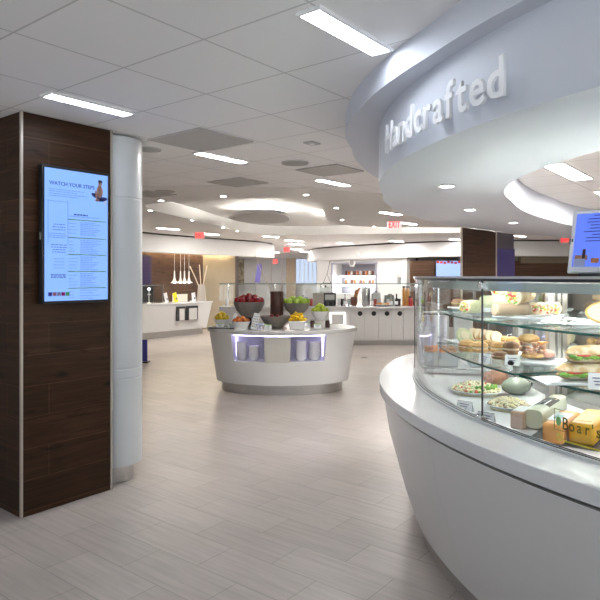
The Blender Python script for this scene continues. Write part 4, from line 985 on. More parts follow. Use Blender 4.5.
# ------------------------------------------------------------------ left service counter
LR = Vector((D(212.5, 301, 17.0).x, 17.0, 0)); LLn = 3.6
ls_ = T('service_counter', 'white service counter along the brown plank wall', 'counter', LR - B * LLn / 2, ANG_B)
h_ = LLn / 2
MB().box((0, .33, .875), (LLn, .70, .05)).build('countertop', M_QUARTZ, ls_, bev=.006)
MB().quad_strip([[(-h_, .05, .16), (h_ - .18, .05, .16), (h_ - .18, .62, .16), (-h_, .62, .16)], [(-h_, .0, .85), (h_ - .02, .0, .85), (h_ - .02, .62, .85), (-h_, .62, .85)]], True, 0, True, True).build('body', M_LAM, ls_)
MB().box((-.1, .36, .08), (LLn - .4, .55, .16)).build('toe_kick', M_STEEL, ls_)
def ll(px_):   # position along the counter front for a sight column
    k = (px_ - HX) / F; s = (k * LR.y - LR.x) / (B.x - k * B.y); return s + h_
for a_, b_, lb in ((176.3, 185, 'left'), (186, 197.5, 'right')):
    u0, u1 = ll(a_), ll(b_); MB().box(((u0 + u1) / 2, -.004, .60), (u1 - u0, .04, .38)).build('opening', M_DARK, ls_)
    u0 += .08; u1 -= .05
    t = T('waste_bin', f'white bin in the {lb} opening of the left service counter', 'bin', ls_.location + B * ((u0 + u1) / 2) + A * -.034, ANG_B)
    t.location.z = .42; MB().box((0, 0, .155), (u1 - u0, .016, .31)).build('body', M_LAM, t); MB().box((0, -.01, .16), (.012, .006, .3)).build('rib', M_WHITE, t)
def lt(px_, back=.3):
    k = (px_ - HX) / F; p = LR + A * back * -1 * -1
    s = (k * p.y - p.x) / (B.x - k * B.y); v = p + B * s; return Vector((v.x, v.y, .90))
dv = T('display_box', 'glass display box with a lit lamp inside on the left counter', 'display box', lt(147.5, .35), ANG_B)
gb = MB(); W_ = .66
for x_, y_ in ((-W_ / 2, -.2), (W_ / 2, -.2), (W_ / 2, .2), (-W_ / 2, .2)): gb.box((x_, y_, .23), (.02, .02, .46))
gb.box((0, -.2, .46), (W_ + .02, .02, .02)).box((0, .2, .46), (W_ + .02, .02, .02)).box((W_ / 2, 0, .46), (.02, .4, .02)).box((-W_ / 2, 0, .46), (.02, .4, .02)); gb.build('frame', M_CHROME, dv)
MB().box((0, -.2, .23), (W_, .006, .44)).build('front_glass', M_GLASS, dv); MB().box((W_ / 2, 0, .23), (.006, .38, .44)).build('side_glass', M_GLASS, dv)
MB().box((0.05, .19, .23), (W_ - .1, .02, .44)).build('back_panel', M_BLACK, dv)
lm = T('lamp_stand', 'small lit white lamp stand inside the glass display box', 'lamp', lt(149, .30)); MB().lathe([(.07, 0), (.012, .02), (.012, .2), (.05, .21), (.05, .23), (.012, .24), (.012, .33)], 18).build('stand', M_WHITE, lm); MB().ball((0, 0, .36), .035, 10, 6).build('bulb', emit('bulb_glow', (.8, .85, 1), 6), lm)
for px_, w_, h2, m_, lb, tl_ in ((167, .10, .26, M_CARD, 'leaning white card left of the yellow card', -.25), (176.5, .12, .26, mat('yellow_card', (.75, .68, .02), .5), 'bright yellow leaning card on the left counter', -.3), (194, .12, .24, M_CARD, 'white card with dark print beside the grey vase', -.12)):
    o = T('counter_card', lb, 'card', lt(px_, .2), ANG_B); MB().box((0, 0, h2 / 2), (w_, .02, h2)).build('front', m_, o).rotation_euler = (0, tl_, 0); MB().box((.02, -.012, h2 * .35), (w_ * .3, .006, .05)).build('print', M_INK, o).rotation_euler = (0, tl_, 0); MB().box((0, .05, .01), (w_, .1, .012)).build('foot', m_, o)
o = T('menu_board', 'wide low white board behind the yellow card', 'sign', lt(180, .42), ANG_B); MB().box((0, 0, .10), (.52, .02, .20)).build('front', mat('ivory_board', (.70, .66, .60), .5), o); MB().box((0, .05, .01), (.4, .1, .012)).build('foot', M_CARD, o)
gv = T('floor_vase', 'grey tapered vase with three pale branches on the left counter end', 'vase', lt(201.5, .35))
MB().lathe([(.13, 0), (.14, .02), (.10, .38), (.085, .46), (.075, .46), (.08, .3)], 28).build('body', mat('vase_grey', (.42, .38, .35), .5), gv)
for dx, h2 in ((-.33, .98), (-.06, 1.02), (.16, 1.0)): MB().tube([(dx * .1, 0, .3), (dx * .55, .01, .66), (dx, .0, h2)], [.014, .015, .016], 7).build('branch', mat('pale_branch', (.68, .58, .46), .6), gv)
for k, (px_, bk) in enumerate(((174.5, .30), (180.5, .52), (184.5, .14), (189, .42))):
    v = lt(px_, bk); z0 = EYE - (283 - HY) / F * v.y
    o = T('pendant_lamp', f'white trumpet pendant lamp, {ORD[k]} from the left over the service counter', 'lamp', (v.x, v.y, z0), 0, 'pendant lamps over the left counter')
    MB().lathe([(.11, 0), (.10, .012), (.045, .06), (.022, .15), (.016, .32), (.01, .33)], 22, caps=False).build('shade', M_WHITE, o)
    MB().tube([(0, 0, .32), (0, 0, CEIL - z0)], .005, 6).build('cord', M_CARD, o); MB().ball((0, 0, .02), .03, 8, 5).build('bulb', E_SPOT, o)
o = T('wall_screen', 'dark purple screen on the plank wall beside the white column', 'screen', Vector((*WL(.74, -.05), 1.30)), math.atan2(Wd.y, Wd.x))
MB().box((0, 0, .42), (.74, .05, .86)).build('bezel', M_BLACK, o); MB().box((.34, -.028, .42), (.05, .006, .8)).build('edge_glow', E_BLUEGLOW, o); MB().box((-.03, -.028, .42), (.66, .006, .8)).build('screen', mat('dark_purple', (.05, .035, .10), .2), o)

# ------------------------------------------------------------------ food in the deli case
U, L_, K = 1.372, 1.147, DZ
M_TORT = two_tone('tortilla', (.72, .63, .46), (.58, .44, .26), 25, .6); M_SPIN = two_tone('pale_green_wrap', (.66, .70, .48), (.56, .60, .36), 25, .6)
M_KRAFT = mat('kraft_paper', (.46, .35, .25), .7, noise=.08, nscale=12); M_BREAD = two_tone('crusty_bread', (.55, .31, .11), (.72, .48, .21), 18, .6); M_FLOUR = two_tone('floured_bread', (.78, .68, .52), (.60, .40, .20), 16, .65)
M_LETT = two_tone('lettuce', (.10, .32, .03), (.28, .50, .08), 40, .5); M_TOM = mat('tomato', (.55, .05, .03), .3); M_MEAT = two_tone('sliced_meat', (.55, .26, .20), (.68, .42, .34), 40, .45)
M_DARKROLL = two_tone('dark_roll', (.20, .10, .05), (.32, .18, .10), 20, .55); M_CHEESE = mat('orange_cheese', (.80, .36, .08), .4, noise=.06, nscale=8); M_CREAM = mat('cream', (.76, .68, .50), .5)
M_CARROT = two_tone('carrot', (.80, .26, .03), (.85, .36, .06), 20, .45); M_PASTA = two_tone('pasta', (.86, .76, .46), (.90, .84, .64), 30, .5)
def tray(label, c, lx, ly, z, rz, h=.022, m=M_TRAY, name='tray'):
    o = T(name, label, 'tray', (c[0], c[1], z + .001), rz)
    MB().box((0, 0, h * .3), (lx * .9, ly * .88, h * .6), top=1.08).build('base', m, o, bev=.004)
    r_ = MB()
    for s in (-1, 1): r_.box((0, s * ly / 2, h * .7), (lx, .014, h * .55)).box((s * lx / 2, 0, h * .7), (.014, ly, h * .55))
    r_.build('rim', m, o, bev=.004); return o
def wrap(label, p0, p1, r, mt=M_TORT, cut=(1,), seed=0, name='wrap'):
    p0, p1 = Vector(p0), Vector(p1); d = (p1 - p0); ln = d.length
    o = T(name, label, 'wrap', p0); o.rotation_mode = 'XYZ'; o.rotation_euler = d.to_track_quat('X', 'Z').to_euler()
    s = MB(); s.tube([(0, 0, 0), (.004, 0, 0), (ln * .5, 0, .002), (ln - .004, 0, 0), (ln, 0, 0)], [r * .86, r * .98, r * 1.03, r, r * .9], 18)
    s.build('tortilla', mt, o); rg = random.Random(seed)
    for e in cut:
        x = ln if e == 1 else 0; f_ = MB()
        for k in range(26):
            a_ = rg.uniform(0, 2 * PI); q = r * .74 * math.sqrt(rg.random())
            f_.ball((x, q * math.cos(a_), q * math.sin(a_)), (r * .18, r * rg.uniform(.2, .34), r * rg.uniform(.16, .28)), 7, 5, mi=k % 5)
        tag(f_.build('filling', [M_LETT, M_MEAT, M_TOM, M_CREAM, mat('corn', (.80, .55, .10), .4)], o), kind='stuff')
        MB().tube([(x + (.002 if e else -.002), r * .84 * math.cos(t), r * .84 * math.sin(t)) for t in [2 * PI * k / 18 for k in range(19)]], r * .09, 6).build('cut_rim', M_CREAM, o)
    return o
def round_roll(label, c, r, h, mt, z, name='bread_roll', fill=True, seed=0):
    o = T(name, label, 'sandwich', (c[0], c[1], z)); rg = random.Random(seed)
    MB().lathe([(r * .8, 0), (r, h * .12), (r, h * .3), (r * .9, h * .36)], 22).build('bottom_bun', mt, o)
    MB().lathe([(r * .98, h * .5), (r, h * .62), (r * .8, h * .88), (r * .4, h), (r * .05, h * 1.01)], 22).build('top_bun', mt, o)
    if fill:
        f_ = MB(); [f_.ball((r * .75 * math.cos(t), r * .75 * math.sin(t), h * rg.uniform(.38, .5)), (r * .36, r * .36, h * .09), 8, 5, R=None) for t in [2 * PI * k / 9 for k in range(9)]]
        f_.build('meat', M_MEAT, o)
        f_ = MB(); [f_.ball((r * .8 * math.cos(t), r * .8 * math.sin(t), h * .36), (r * .3, r * .3, h * .06), 8, 5, jit=.15) for t in [2 * PI * (k + .5) / 8 for k in range(8)]]
        f_.build('lettuce', M_LETT, o)
    else: MB().lathe([(r * .9, h * .34), (r * .93, h * .43), (r * .9, h * .52)], 22).build('filling', M_CREAM, o)
    return o
def sub(label, c, rz, ln, w_, h, z, mt=M_FLOUR, seed=0):
    o = T('sub_sandwich', label, 'sandwich', (c[0], c[1], z), rz); rg = random.Random(seed)
    def loaf(name, z0, z1, top):
        rows = []
        for i in range(13):
            x = -ln / 2 + ln * i / 12; e = max(.25, (1 - abs(2 * i / 12 - 1) ** 6) ** .5); row = []
            for k in range(16):
                t = 2 * PI * k / 16; yy = math.cos(t); s_ = math.sin(t); s_ = s_ if (s_ > 0) == top else s_ * .35
                row.append((x, yy * w_ / 2 * e, (z0 if top else z1) + (s_ * (z1 - z0) * (1 if top else 1) * e)))
            rows.append(row)
        MB().quad_strip(rows, True, 0, True, True).build(name, mt, o)
    loaf('bottom_bread', 0, h * .30, False); loaf('top_bread', h * .55, h, True)
    f_ = MB()
    for k in range(16): f_.ball((-ln / 2 + ln * (k + .5) / 16, -w_ * .44 + rg.uniform(-.006, .006), h * .36 + rg.uniform(-.003, .003)), (.018, .016, .008), 8, 5, jit=.25)
    tag(f_.build('lettuce', M_LETT, o), kind='stuff')
    for k in range(3): MB().ball((-ln * .3 + ln * .3 * k, -w_ * .34, h * .47), (.035, .03, .006), 12, 5).build('tomato_slice', M_TOM, o)
    MB().box((0, 0, h * .43), (ln * .9, w_ * .86, h * .14)).build('filling', M_CREAM, o, bev=.004)
    return o
RB = ANG_B
# upper shelf, left tray and wraps
c = CR(478, 2.66); tray('white tray with pale wraps at the left of the upper glass shelf', c, .36, .22, U, 1.9)
v = P(459, 303, U + .045); round_roll('small brown roll at the left end of the upper shelf', v, .05, .05, M_DARKROLL, U + .024, seed=1)
v = P(471, 307, U + .058); wrap('short cream wrap in the middle of the left upper tray', v + Vector((-.04, -.02, 0)), v + Vector((.05, .06, 0)), .036, M_SPIN, (0,), 2)
v0 = D(483, 302.5, 3.95); v1 = D(511, 303, 3.75); v0.z = v1.z = U + .062; wrap('long pale green wrap lying behind the glass joint', v0, v1, .04, M_SPIN, (1,), 3)
v0 = D(489, 294, 4.02); v1 = D(503, 293.5, 3.92); v0.z = v1.z = U + .062 + .075; wrap('halved wrap with red and green filling on top of the long wrap', v1 + Vector((.03, .08, 0)), v0 + Vector((.025, -.04, 0)), .042, M_TORT, (1,), 4)
c = CR(531, 2.60); tray('long white tray of halved wraps on the upper glass shelf', c, .40, .24, U, RB * .9)
v0 = D(494, 311, 3.05); v1 = D(528, 311.5, 3.12); v0.z = v1.z = U + .056; wrap('kraft paper wrapped sandwich at the front of the wrap tray', v0, v1, .031, M_KRAFT, (1,), 5)
v0 = D(513, 300, 3.08); v1 = D(527, 297, 3.25); v0.z = U + .118; v1.z = U + .13; wrap('big halved wrap with colourful filling stacked highest on the tray', v1 + Vector((.04, .09, 0)), v0, .044, M_TORT, (1,), 6)
for k, px_ in enumerate((533, 540.5, 548, 555.5)):
    v = D(px_, 309.5, 3.13 + .015 * k); v.z = U + .056
    wrap(f'halved wrap, {ORD[k]} from the left in the row of brown cut ends', v + Vector((.05, .11, 0)), v, .032, (M_TORT, M_FLOUR, M_KRAFT, M_KRAFT)[k], (1,), 10 + k)['group'] = 'halved wraps in a row'
c = CR(604, 2.60); tray('white tray under the golden rinded half on the upper shelf', c, .26, .20, U, -.5)
o = T('bread_bowl', 'hollow golden-rinded half with pale cream inside, right on the upper shelf', 'bread', (c[0] - .01, c[1] - .05, U + .024)); o.rotation_euler = (0, 0, -.35)
ms = Matrix.Translation((0, 0, .042)) @ Matrix.Rotation(PI / 2 - .25, 4, 'X')
MB().lathe([(.02, -.07), (.06, -.055), (.085, -.02), (.09, .01), (.082, .013)], 32, sy=.55, caps=True).build('rind', mat('golden_rind', (.66, .42, .12), .5, noise=.1, nscale=30), o).matrix_local = ms
MB().lathe([(.081, .014), (.06, .011), (.02, .006), (.004, .005)], 32, sy=.53).build('inside', M_CREAM, o).matrix_local = ms
rt = D(562, 300, 3.72); o = T('serving_tub', 'white tub heaped with sliced pink meat at the back of the upper shelf', 'tub', (rt[0], rt[1], U + .001), .3)
MB().box((0, 0, .045), (.15, .10, .09), top=1.05).build('body', M_TRAY, o, bev=.005)
f_ = MB(); rg = random.Random(8); [f_.ball((rg.uniform(-.06, .06), rg.uniform(-.04, .04), .095 + rg.uniform(0, .02)), (.03, .025, .012), 8, 5) for k in range(16)]; tag(f_.build('meat', M_MEAT, o), kind='stuff')
# lower shelf
c = CR(478, 2.66); tray('white tray of round breads at the left of the lower shelf', c, .42, .26, L_, 1.8)
v = P(464, 336, L_ + .07); o = T('flatbread', 'pale green round flatbread standing at the left of the lower shelf', 'bread', v + Vector((0, 0, -.05)))
MB().lathe([(.02, -.008), (.05, -.008), (.055, 0), (.05, .008), (.02, .010)], 26).build('round', M_SPIN, o).matrix_local = Matrix.Translation((0, 0, .05)) @ Matrix.Rotation(.25, 4, 'Z') @ Matrix.Rotation(1.15, 4, 'X')
MB().lathe([(.03, .011), (.028, .014), (.01, .015)], 20).build('crumb', M_CREAM, o).matrix_local = Matrix.Translation((0, 0, .05)) @ Matrix.Rotation(.25, 4, 'Z') @ Matrix.Rotation(1.15, 4, 'X')
sl = None
for k, px_ in enumerate((474, 479.5, 485, 491, 497)):
    v = D(px_, 335.5, 3.95 - .06 * k)
    if sl is None:
        sl = T('bread_slice', 'x', 'bread'); MB().lathe([(.02, -.007), (.042, -.007), (.045, 0), (.042, .007), (.02, .007)], 24).build('crumb', M_CREAM, sl).matrix_local = Matrix.Rotation(1.2, 4, 'X')
        MB().lathe([(.0455, -.0065), (.0475, 0), (.0455, .0065)], 24, caps=False).build('crust', M_BREAD, sl).matrix_local = Matrix.Rotation(1.2, 4, 'X'); o = sl
    else: o = dup(sl)
    o.location = (v.x, v.y, L_ + .07); o.rotation_euler = (0, 0, .35); tag(o, f'round bread slice, {ORD[k]} from the left in the leaning row', 'bread', 'leaning bread slices on the lower shelf')
v = P(467, 348, L_ + .04); round_roll('sandwich with green leaves hanging out at the lower shelf front', v, .048, .065, M_BREAD, L_ + .022, 'round_sandwich', True, 3)
for k, (px_, py_) in enumerate(((480, 348), (489.5, 346.5), (499, 348.5))):
    v = P(px_, py_, L_ + .045); round_roll(f'golden round sandwich, {ORD[k]} from the left behind the glass joint', v, .046, .06, M_BREAD, L_ + .022, 'round_sandwich', False, k)
for k, px_ in enumerate((483, 493, 503, 513)):
    v = D(px_, 344, 3.84 - .05 * k); round_roll(f'golden round sandwich, {ORD[k]} from the left in the back row of the lower tray', v, .044, .06, M_BREAD, L_ + .022, 'round_sandwich', k % 2 == 0, 20 + k)['group'] = 'back row sandwiches'
v = P(511, 349, L_ + .05); round_roll('big brown seeded roll right of the golden sandwiches', v, .045, .07, M_DARKROLL, L_ + .022, fill=False)
v = P(500, 356.5, L_ + .035); round_roll('flat dark roll at the front of the lower tray', v, .04, .04, M_DARKROLL, L_ + .022, fill=True, seed=6)
c = CR(537, 2.62); tray('square white tray with a tall meat sandwich on the lower shelf', c, .22, .22, L_, RB)
v = P(531, 352, L_ + .055); o = T('stacked_sandwich', 'tall sandwich with layers of meat and orange cheese on the square tray', 'sandwich', (v.x + .02, v.y + .03, L_ + .024))
MB().ball((-.02, 0, .098), (.055, .05, .026), 18, 9).build('top_bun', M_BREAD, o); MB().lathe([(.05, 0), (.06, .008), (.058, .02)], 22).build('bottom_bun', M_BREAD, o)
f_ = MB(); rg = random.Random(2)
for k in range(34): a_ = rg.uniform(0, 2 * PI); f_.ball((.05 * math.cos(a_), .045 * math.sin(a_), rg.uniform(.022, .08)), (.02, .02, .007), 8, 5, jit=.1, mi=0)
f_.build('meat', two_tone('roast_meat', (.50, .24, .15), (.68, .45, .32), 50, .5), o); MB().box((.03, -.03, .082), (.055, .05, .006), .5).build('cheese_slice', M_CHEESE, o)
MB().ball((.07, -.02, .02), (.04, .035, .022), 14, 8, jit=.04).build('side_meat', M_MEAT, o)
cs_ = P(590, 384, L_ + .004)
pp = T('paper_sheet', 'white paper sheet under the stacked subs on the lower shelf', 'paper', (cs_.x + .02, cs_.y + .05, L_ + .001), -.12)
MB().box((0, 0, .006), (.36, .18, .010)).build('sheet', M_TRAY, pp, bev=.002); MB().box((-.19, -.04, .01), (.06, .12, .004), .3, tilt=.12).build('folded_corner', M_TRAY, pp)
sub('lower of two stacked subs with lettuce and tomato at the right', (cs_.x + .035, cs_.y + .06), -.06, .29, .11, .072, L_ + .013, seed=1)
sub('upper of two stacked subs with lettuce and tomato at the right', (cs_.x + .065, cs_.y + .065), .05, .28, .105, .072, L_ + .013 + .073, seed=2)
for (px_, py_, z_, Y_, w_, h2, lb, r_) in ((512.5, 371, L_ + .012, 2.99, .07, .052, 'price card with dark emblem on the lower shelf edge', -.55), (485, 366, L_ + .012, 3.05, .06, .05, 'price card behind the glass joint on the lower shelf', -.8), (598, 372, L_ + .012, 2.36, .07, .065, 'price card before the stacked subs', -.35)):
    o = card(lb, px_, py_, w_, h2, z_, None, M_CARD, r_, Y_, .3)
    if px_ < 520 and px_ > 500: MB().ball((0, 0, 0), (.016, .002, .012), 12, 6).build('emblem', M_BLACK, o).location = (-.005, -.016, .012)
# deck: salads, loaves, cheeses
def salad(label, c, rx, z, heap_h, mats, n, seed, plate='white oval plate', broc=0, rz=0):
    o = T('salad_plate', label, 'plate', (c[0], c[1], z + .001), rz)
    MB().lathe([(.6, 0), (.62, .006), (.95, .020), (1.0, .026), (.97, .028), (.6, .010)], 40, sx=rx, sy=rx * .8).build('plate', M_TRAY, o)
    rg = random.Random(seed); f_ = MB()
    for k in range(n):
        a_ = rg.uniform(0, 2 * PI); q = math.sqrt(rg.random()) * .82; hz = .018 + heap_h * (1 - q * q * 1.2) * rg.uniform(.75, 1)
        R = Matrix.Rotation(rg.uniform(0, 3), 3, 'Z') @ Matrix.Rotation(rg.uniform(-.7, .7), 3, 'X')
        f_.ball((q * rx * math.cos(a_), q * rx * .8 * math.sin(a_), max(.014, hz)), (rg.uniform(.011, .018), rg.uniform(.008, .012), rg.uniform(.006, .010)), 7, 5, mi=rg.choices(range(len(mats)), [9, 4, 1.6, 1.6][:len(mats)])[0], R=R)
    f_.ball((0, 0, .012), (rx * .8, rx * .62, heap_h * .8), 20, 8, mi=0, jit=.03)
    tag(f_.build('salad', mats, o), kind='stuff')
    for k in range(broc):
        a_ = -1.2 + .45 * k; b_ = MB(); q = .62
        for j in range(7): b_.ball((q * rx * math.cos(a_) + rg.uniform(-.015, .015), q * rx * .8 * math.sin(a_) + rg.uniform(-.012, .012), heap_h * .75 + rg.uniform(.0, .016)), .011, 7, 5, jit=.12)
        b_.build('broccoli_floret', M_LETT, o)
    return o
v = P(474, 389, K + .03); salad('oval plate of pasta salad with broccoli, left on the case deck', (v.x + .01, v.y), .165, K, .055, [M_PASTA, M_CREAM, mat('pepper_red', (.70, .12, .04), .35), mat('herb_green', (.16, .42, .05), .4)], 420, 1, broc=4, rz=-.5)
v = P(508, 405, K + .03); salad('round plate of pale chopped salad beside the cheese loaves', (v.x + .01, v.y + .02), .125, K, .045, [M_PASTA, M_CREAM, mat('salad_brown', (.35, .22, .12), .5)], 320, 2, rz=-.6)
for px_, py_, Y_, lb in ((465, 404.5, 3.14, 'white price card before the pasta salad plate'), (486, 414, 2.88, 'white price card left of the pale chopped salad')):
    w_ = D(px_, py_, Y_); card(lb, px_, py_, .085, .06, K + .001, None, M_CARD, -.75, Y_, .35)
v = D(497, 380, 3.92); o = T('deli_loaf', 'brown roasted deli loaf behind the pasta salad', 'meat', (v.x, v.y, K + .001), .5); MB().ball((0, 0, .05), (.085, .06, .05), 20, 10).build('body', two_tone('roast_brown', (.42, .22, .14), (.55, .32, .22), 12, .5), o)
MB().ball((-.08, 0, .05), (.012, .045, .038), 14, 7).build('cut_face', M_MEAT, o)
v = D(513, 388, 3.60); o = T('film_wrapped_loaf', 'grey-green film-wrapped loaf behind the chopped salad', 'meat', (v.x + .02, v.y, K + .001), .4); MB().ball((0, 0, .05), (.10, .065, .05), 20, 10).build('body', mat('film_grey', (.27, .31, .25), .2), o); MB().ball((.10, 0, .05), (.02, .02, .02), 10, 6, jit=.2).build('film_knot', M_CHROME, o)
ax = Vector((.60, .80, 0)).normalized(); rl = math.atan2(ax.y, ax.x)
def log(label, front, ln, w_, h2, z, m, name, nseg=6, end=None):
    o = T(name, label, 'cheese', (front.x, front.y, z + .001), rl)
    rows = []
    for x, s_ in ((0, .9), (.012, 1), (ln - .03, 1), (ln - .006, .86), (ln, .6)):
        rows.append([(x, w_ / 2 * s_ * math.copysign(abs(math.cos(t)) ** .6, math.cos(t)), h2 / 2 + h2 / 2 * s_ * math.copysign(abs(math.sin(t)) ** .6, math.sin(t))) for t in [2 * PI * k / 20 for k in range(20)]])
    MB().quad_strip(rows, True, 0, True, True).build('body', m, o)
    return o
f0 = P(534, 419, K + .05); 
o = log('pale green-white cheese log with a black label', f0, .46, .085, .095, K, mat('white_cheese_film', (.66, .70, .56), .25, coat=.3), 'cheese_log')
lbm = MB(); rows = []
for x in (.12, .32):
    rows.append([(x, .0435 * math.copysign(abs(math.cos(t)) ** .6, math.cos(t)), .0475 + .0485 * math.copysign(abs(math.sin(t)) ** .6, math.sin(t))) for t in [.4 + 2.0 * k / 10 for k in range(11)]])
lbm.quad_strip(rows); lbm.build('label', mat('label_black', (.02, .018, .015), .7), o)
bd = MB(); rows2 = [(x, .0445 * math.copysign(abs(math.cos(t)) ** .6, math.cos(t)), .0475 + .0495 * math.copysign(abs(math.sin(t)) ** .6, math.sin(t))) for x, t in ((.275, 2.0), (.275, 1.0), (.312, 1.0), (.312, 2.0))]
bd.face(rows2); bd.build('label_badge', mat('label_gold', (.55, .36, .05), .4), o)
for k, (t0, t1) in enumerate(((1.75, 1.65), (1.5, 1.42), (1.28, 1.22))):
    q = MB(); q.face([(x, .0445 * math.copysign(abs(math.cos(t)) ** .6, math.cos(t)), .0475 + .0495 * math.copysign(abs(math.sin(t)) ** .6, math.sin(t))) for x, t in ((.12, t0), (.12, t1), (.25 - .02 * k, t1), (.25 - .02 * k, t0))]); q.build('label_print', M_CARD, o)
f1 = P(514.5, 421, K + .04); o = T('cardboard_block', 'small tan block left of the cheese log front', 'cheese', (f1.x + .03, f1.y + .03, K + .001), rl); MB().box((.05, 0, .04), (.16, .06, .08)).build('body', mat('tan_rind', (.56, .40, .30), .55, noise=.05), o, bev=.006); MB().box((.05, 0, .0805), (.12, .05, .002)).build('label', M_CARD, o)
f2 = P(552, 434, K + .045); f2 = f2 + ax * .015
o = T('cheese_block', 'orange cheese block with a white label on top', 'cheese', (f2.x, f2.y, K + .001), rl)
MB().box((.15, 0, .042), (.32, .085, .084)).build('body', M_CHEESE, o, bev=.012); MB().box((.15, .005, .0848), (.18, .07, .002)).build('label', M_CARD, o); MB().box((.14, .01, .0862), (.08, .03, .001)).build('label_print', mat('label_teal', (.15, .35, .30), .5), o)
f3 = f2 + Vector((.80, -.60, 0)) * .10 + ax * .06
o = T('cheese_block', 'deep yellow cheese block behind the gilt lettering', 'cheese', (f3.x, f3.y, K + .001), rl); MB().box((.15, 0, .045), (.34, .10, .09)).build('body', mat('deep_yellow_cheese', (.80, .42, .02), .35), o, bev=.012); MB().box((.14, 0, .0905), (.2, .06, .002)).build('label', mat('gold_label', (.75, .55, .12), .4), o)
f4 = f3 + Vector((.80, -.60, 0)) * .11 + ax * .10
o = T('ham_log', 'pink ham log at the right edge of the case deck', 'meat', (f4.x, f4.y, K + .001), rl); MB().tube([(0, 0, .05), (.02, 0, .05), (.28, 0, .05)], [.04, .048, .048], 20).build('body', mat('ham_pink', (.58, .27, .18), .35), o); MB().lathe([(.04, 0), (.04, .004)], 20).build('cut_face', M_MEAT, o).matrix_local = frame_m((-.003, 0, .05), (0, 1, 0), (0, 0, 1), (1, 0, 0))
mt_ = T('deck_mat', 'dark ribbed mat under the cheeses on the case deck', 'mat', ((f2 + ax * .16 + Vector((.08, -.06, 0))).x, (f2 + ax * .16 + Vector((.08, -.06, 0))).y, K + .0002), rl); MB().box((0, 0, .0003), (.34, .42, .0006)).build('sheet', M_DARK, mt_)
# beyond the case end: tubs and a cup rack on the counter
def tub(label, c, lx, ly, h2, z, m, rz=0, seed=0):
    o = T('carrot_tub', label, 'tub', (c.x, c.y, z), rz); MB().box((0, 0, h2 / 2), (lx * .94, ly * .94, h2), top=1.06).build('body', M_TRAY, o, bev=.006)
    r_ = MB(); [r_.box((0, s * ly / 2, h2), (lx + .01, .01, .012)).box((s * lx / 2, 0, h2), (.01, ly, .012)) for s in (-1, 1)]; r_.build('rim', M_TRAY, o)
    rg = random.Random(seed); f_ = MB(); [f_.tube([(x, y, h2 + .008 + zz_), (x + .035 * math.cos(a_), y + .035 * math.sin(a_), h2 + .008 + zz_)], [.007, .006], 6) for x, y, zz_, a_ in [(rg.uniform(-lx * .38, lx * .38), rg.uniform(-ly * .38, ly * .38), rg.uniform(0, .03), rg.uniform(0, 6)) for _ in range(90)]]
    f_.ball((0, 0, h2), (lx * .42, ly * .4, .02), 12, 6); tag(f_.build('carrots', m, o), kind='stuff'); return o
v = Vector((1.075, 4.62, 0)); tub('white tub of cut carrots on the counter beyond the case end', v, .26, .17, .10, .9205, M_CARROT, -.15, 1)
tub('second white tub with orange salad behind the end of the case', Vector((1.40, 4.60, 0)), .24, .17, .10, .9205, two_tone('orange_salad', (.75, .30, .06), (.60, .2, .06), 20, .5), -.12, 2)
ra_ = T('cup_rack', 'white rack of stacked cups on the counter beyond the case end', 'rack', (1.10, 4.92, .9205), -.2)
r_ = MB(); [r_.box((x, y, .19), (.012, .012, .38)) for x in (-.10, .10) for y in (-.05, .05)]; r_.box((0, 0, .385), (.215, .115, .012)).box((0, 0, .006), (.215, .115, .012)); r_.build('frame', M_WHITE, ra_)
for k in range(3):
    MB().lathe([(.028, .012)] + [(.028 + .004 * (j % 2), .02 + .02 * j) for j in range(17)] + [(.03, .36)], 18, (-.062 + .062 * k, 0, 0)).build('cup_stack', mat('lilac_white_cup', (.70, .68, .80), .3), ra_)
for k, (x_, y_, h2, c_, lb) in enumerate(((1.35, 5.0, .36, (.62, .63, .66), 'pale steel dispenser beyond the case end'), (1.62, 4.95, .30, (.10, .10, .11), 'black dispenser beyond the case end'), (1.22, 5.12, .30, (.3, .16, .08), 'amber syrup bottle beyond the cup rack'), (1.05, 5.16, .28, (.12, .25, .10), 'green syrup bottle beyond the cup rack'))):
    o = T('dispenser' if k < 2 else 'bottle', lb, 'dispenser' if k < 2 else 'bottle', (x_, y_, .9205), -.2)
    if k < 2: MB().box((0, 0, h2 / 2), (.16, .14, h2), top=.9).build('body', mat(f'dispenser_finish_{k}', c_, .3, .4), o, bev=.01); MB().box((0, -.08, h2 * .4), (.04, .03, .05)).build('tap', M_BLACK, o)
    else: MB().lathe([(.035, 0), (.038, h2 * .6), (.014, h2 * .8), (.014, h2)], 16).build('body', mat(f'bottle_finish_{k}', c_, .25), o); MB().lathe([(.017, h2), (.017, h2 + .03)], 10).build('cap', M_BLACK, o)

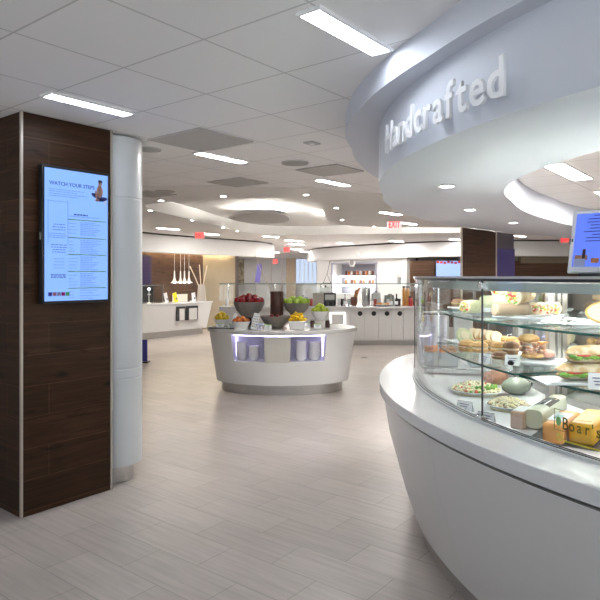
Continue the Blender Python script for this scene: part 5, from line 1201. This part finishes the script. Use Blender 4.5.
v = P(144, 362.5, 0); o = T('floor_sign', 'blue floor sign mostly hidden behind the round white column', 'sign', (v.x - .06, v.y, 0))
MB().box((0, 0, .22), (.24, .03, .40)).build('panel', mat('sign_blue', (.04, .04, .30), .4), o); MB().box((0, 0, .012), (.3, .2, .024)).build('base', M_BLACK, o)
v = P(364, 357.5, 0); o = T('floor_outlet', 'small dark outlet plate set in the floor right of the island', 'outlet', v)
MB().box((0, 0, .003), (.13, .10, .006)).build('plate', M_STEEL, o); MB().box((0, 0, .0065), (.09, .06, .002)).build('cover', M_DARK, o)
# ------------------------------------------------------------------ camera and view
cam = bpy.data.cameras.new('camera'); co = bpy.data.objects.new('camera', cam); COL.objects.link(co)
co.location = (0, 0, EYE); co.rotation_euler = (PI / 2, 0, 0)
cam.sensor_width = 36; cam.lens = 36 * F / 600; cam.shift_y = -(300 - HY) / 600; cam.clip_start = .05; cam.clip_end = 200
SC.camera = co
wd = bpy.data.worlds.new('world'); SC.world = wd; wd.use_nodes = True
N_ = wd.node_tree.nodes; L_k = wd.node_tree.links       # dull sky above a bright lower half added to light the ceiling
tc_ = N_.new('ShaderNodeTexCoord'); sp_ = N_.new('ShaderNodeSeparateXYZ'); rp_ = N_.new('ShaderNodeValToRGB')
rp_.color_ramp.elements[0].position = .49; rp_.color_ramp.elements[1].position = .51
rp_.color_ramp.elements[0].color = (.92, .95, 1, 1); rp_.color_ramp.elements[1].color = (.10, .12, .15, 1)
mp_ = N_.new('ShaderNodeMath'); mp_.operation = 'MULTIPLY_ADD'; mp_.inputs[1].default_value = .5; mp_.inputs[2].default_value = .5
L_k.new(tc_.outputs['Generated'], sp_.inputs[0]); L_k.new(sp_.outputs['Z'], mp_.inputs[0]); L_k.new(mp_.outputs[0], rp_.inputs['Fac'])
L_k.new(rp_.outputs['Color'], N_['Background'].inputs['Color']); N_['Background'].inputs['Strength'].default_value = 1.7
SC.view_settings.view_transform = 'Standard'; SC.view_settings.look = 'None'; SC.view_settings.exposure = 1.12; SC.view_settings.gamma = 1
SC.cycles.max_bounces = 10; SC.cycles.diffuse_bounces = 5; SC.cycles.glossy_bounces = 4; SC.cycles.transparent_max_bounces = 24
SC.cycles.sample_clamp_indirect = 6; SC.cycles.caustics_reflective = False; SC.cycles.caustics_refractive = False
SC.cycles.use_denoising = True
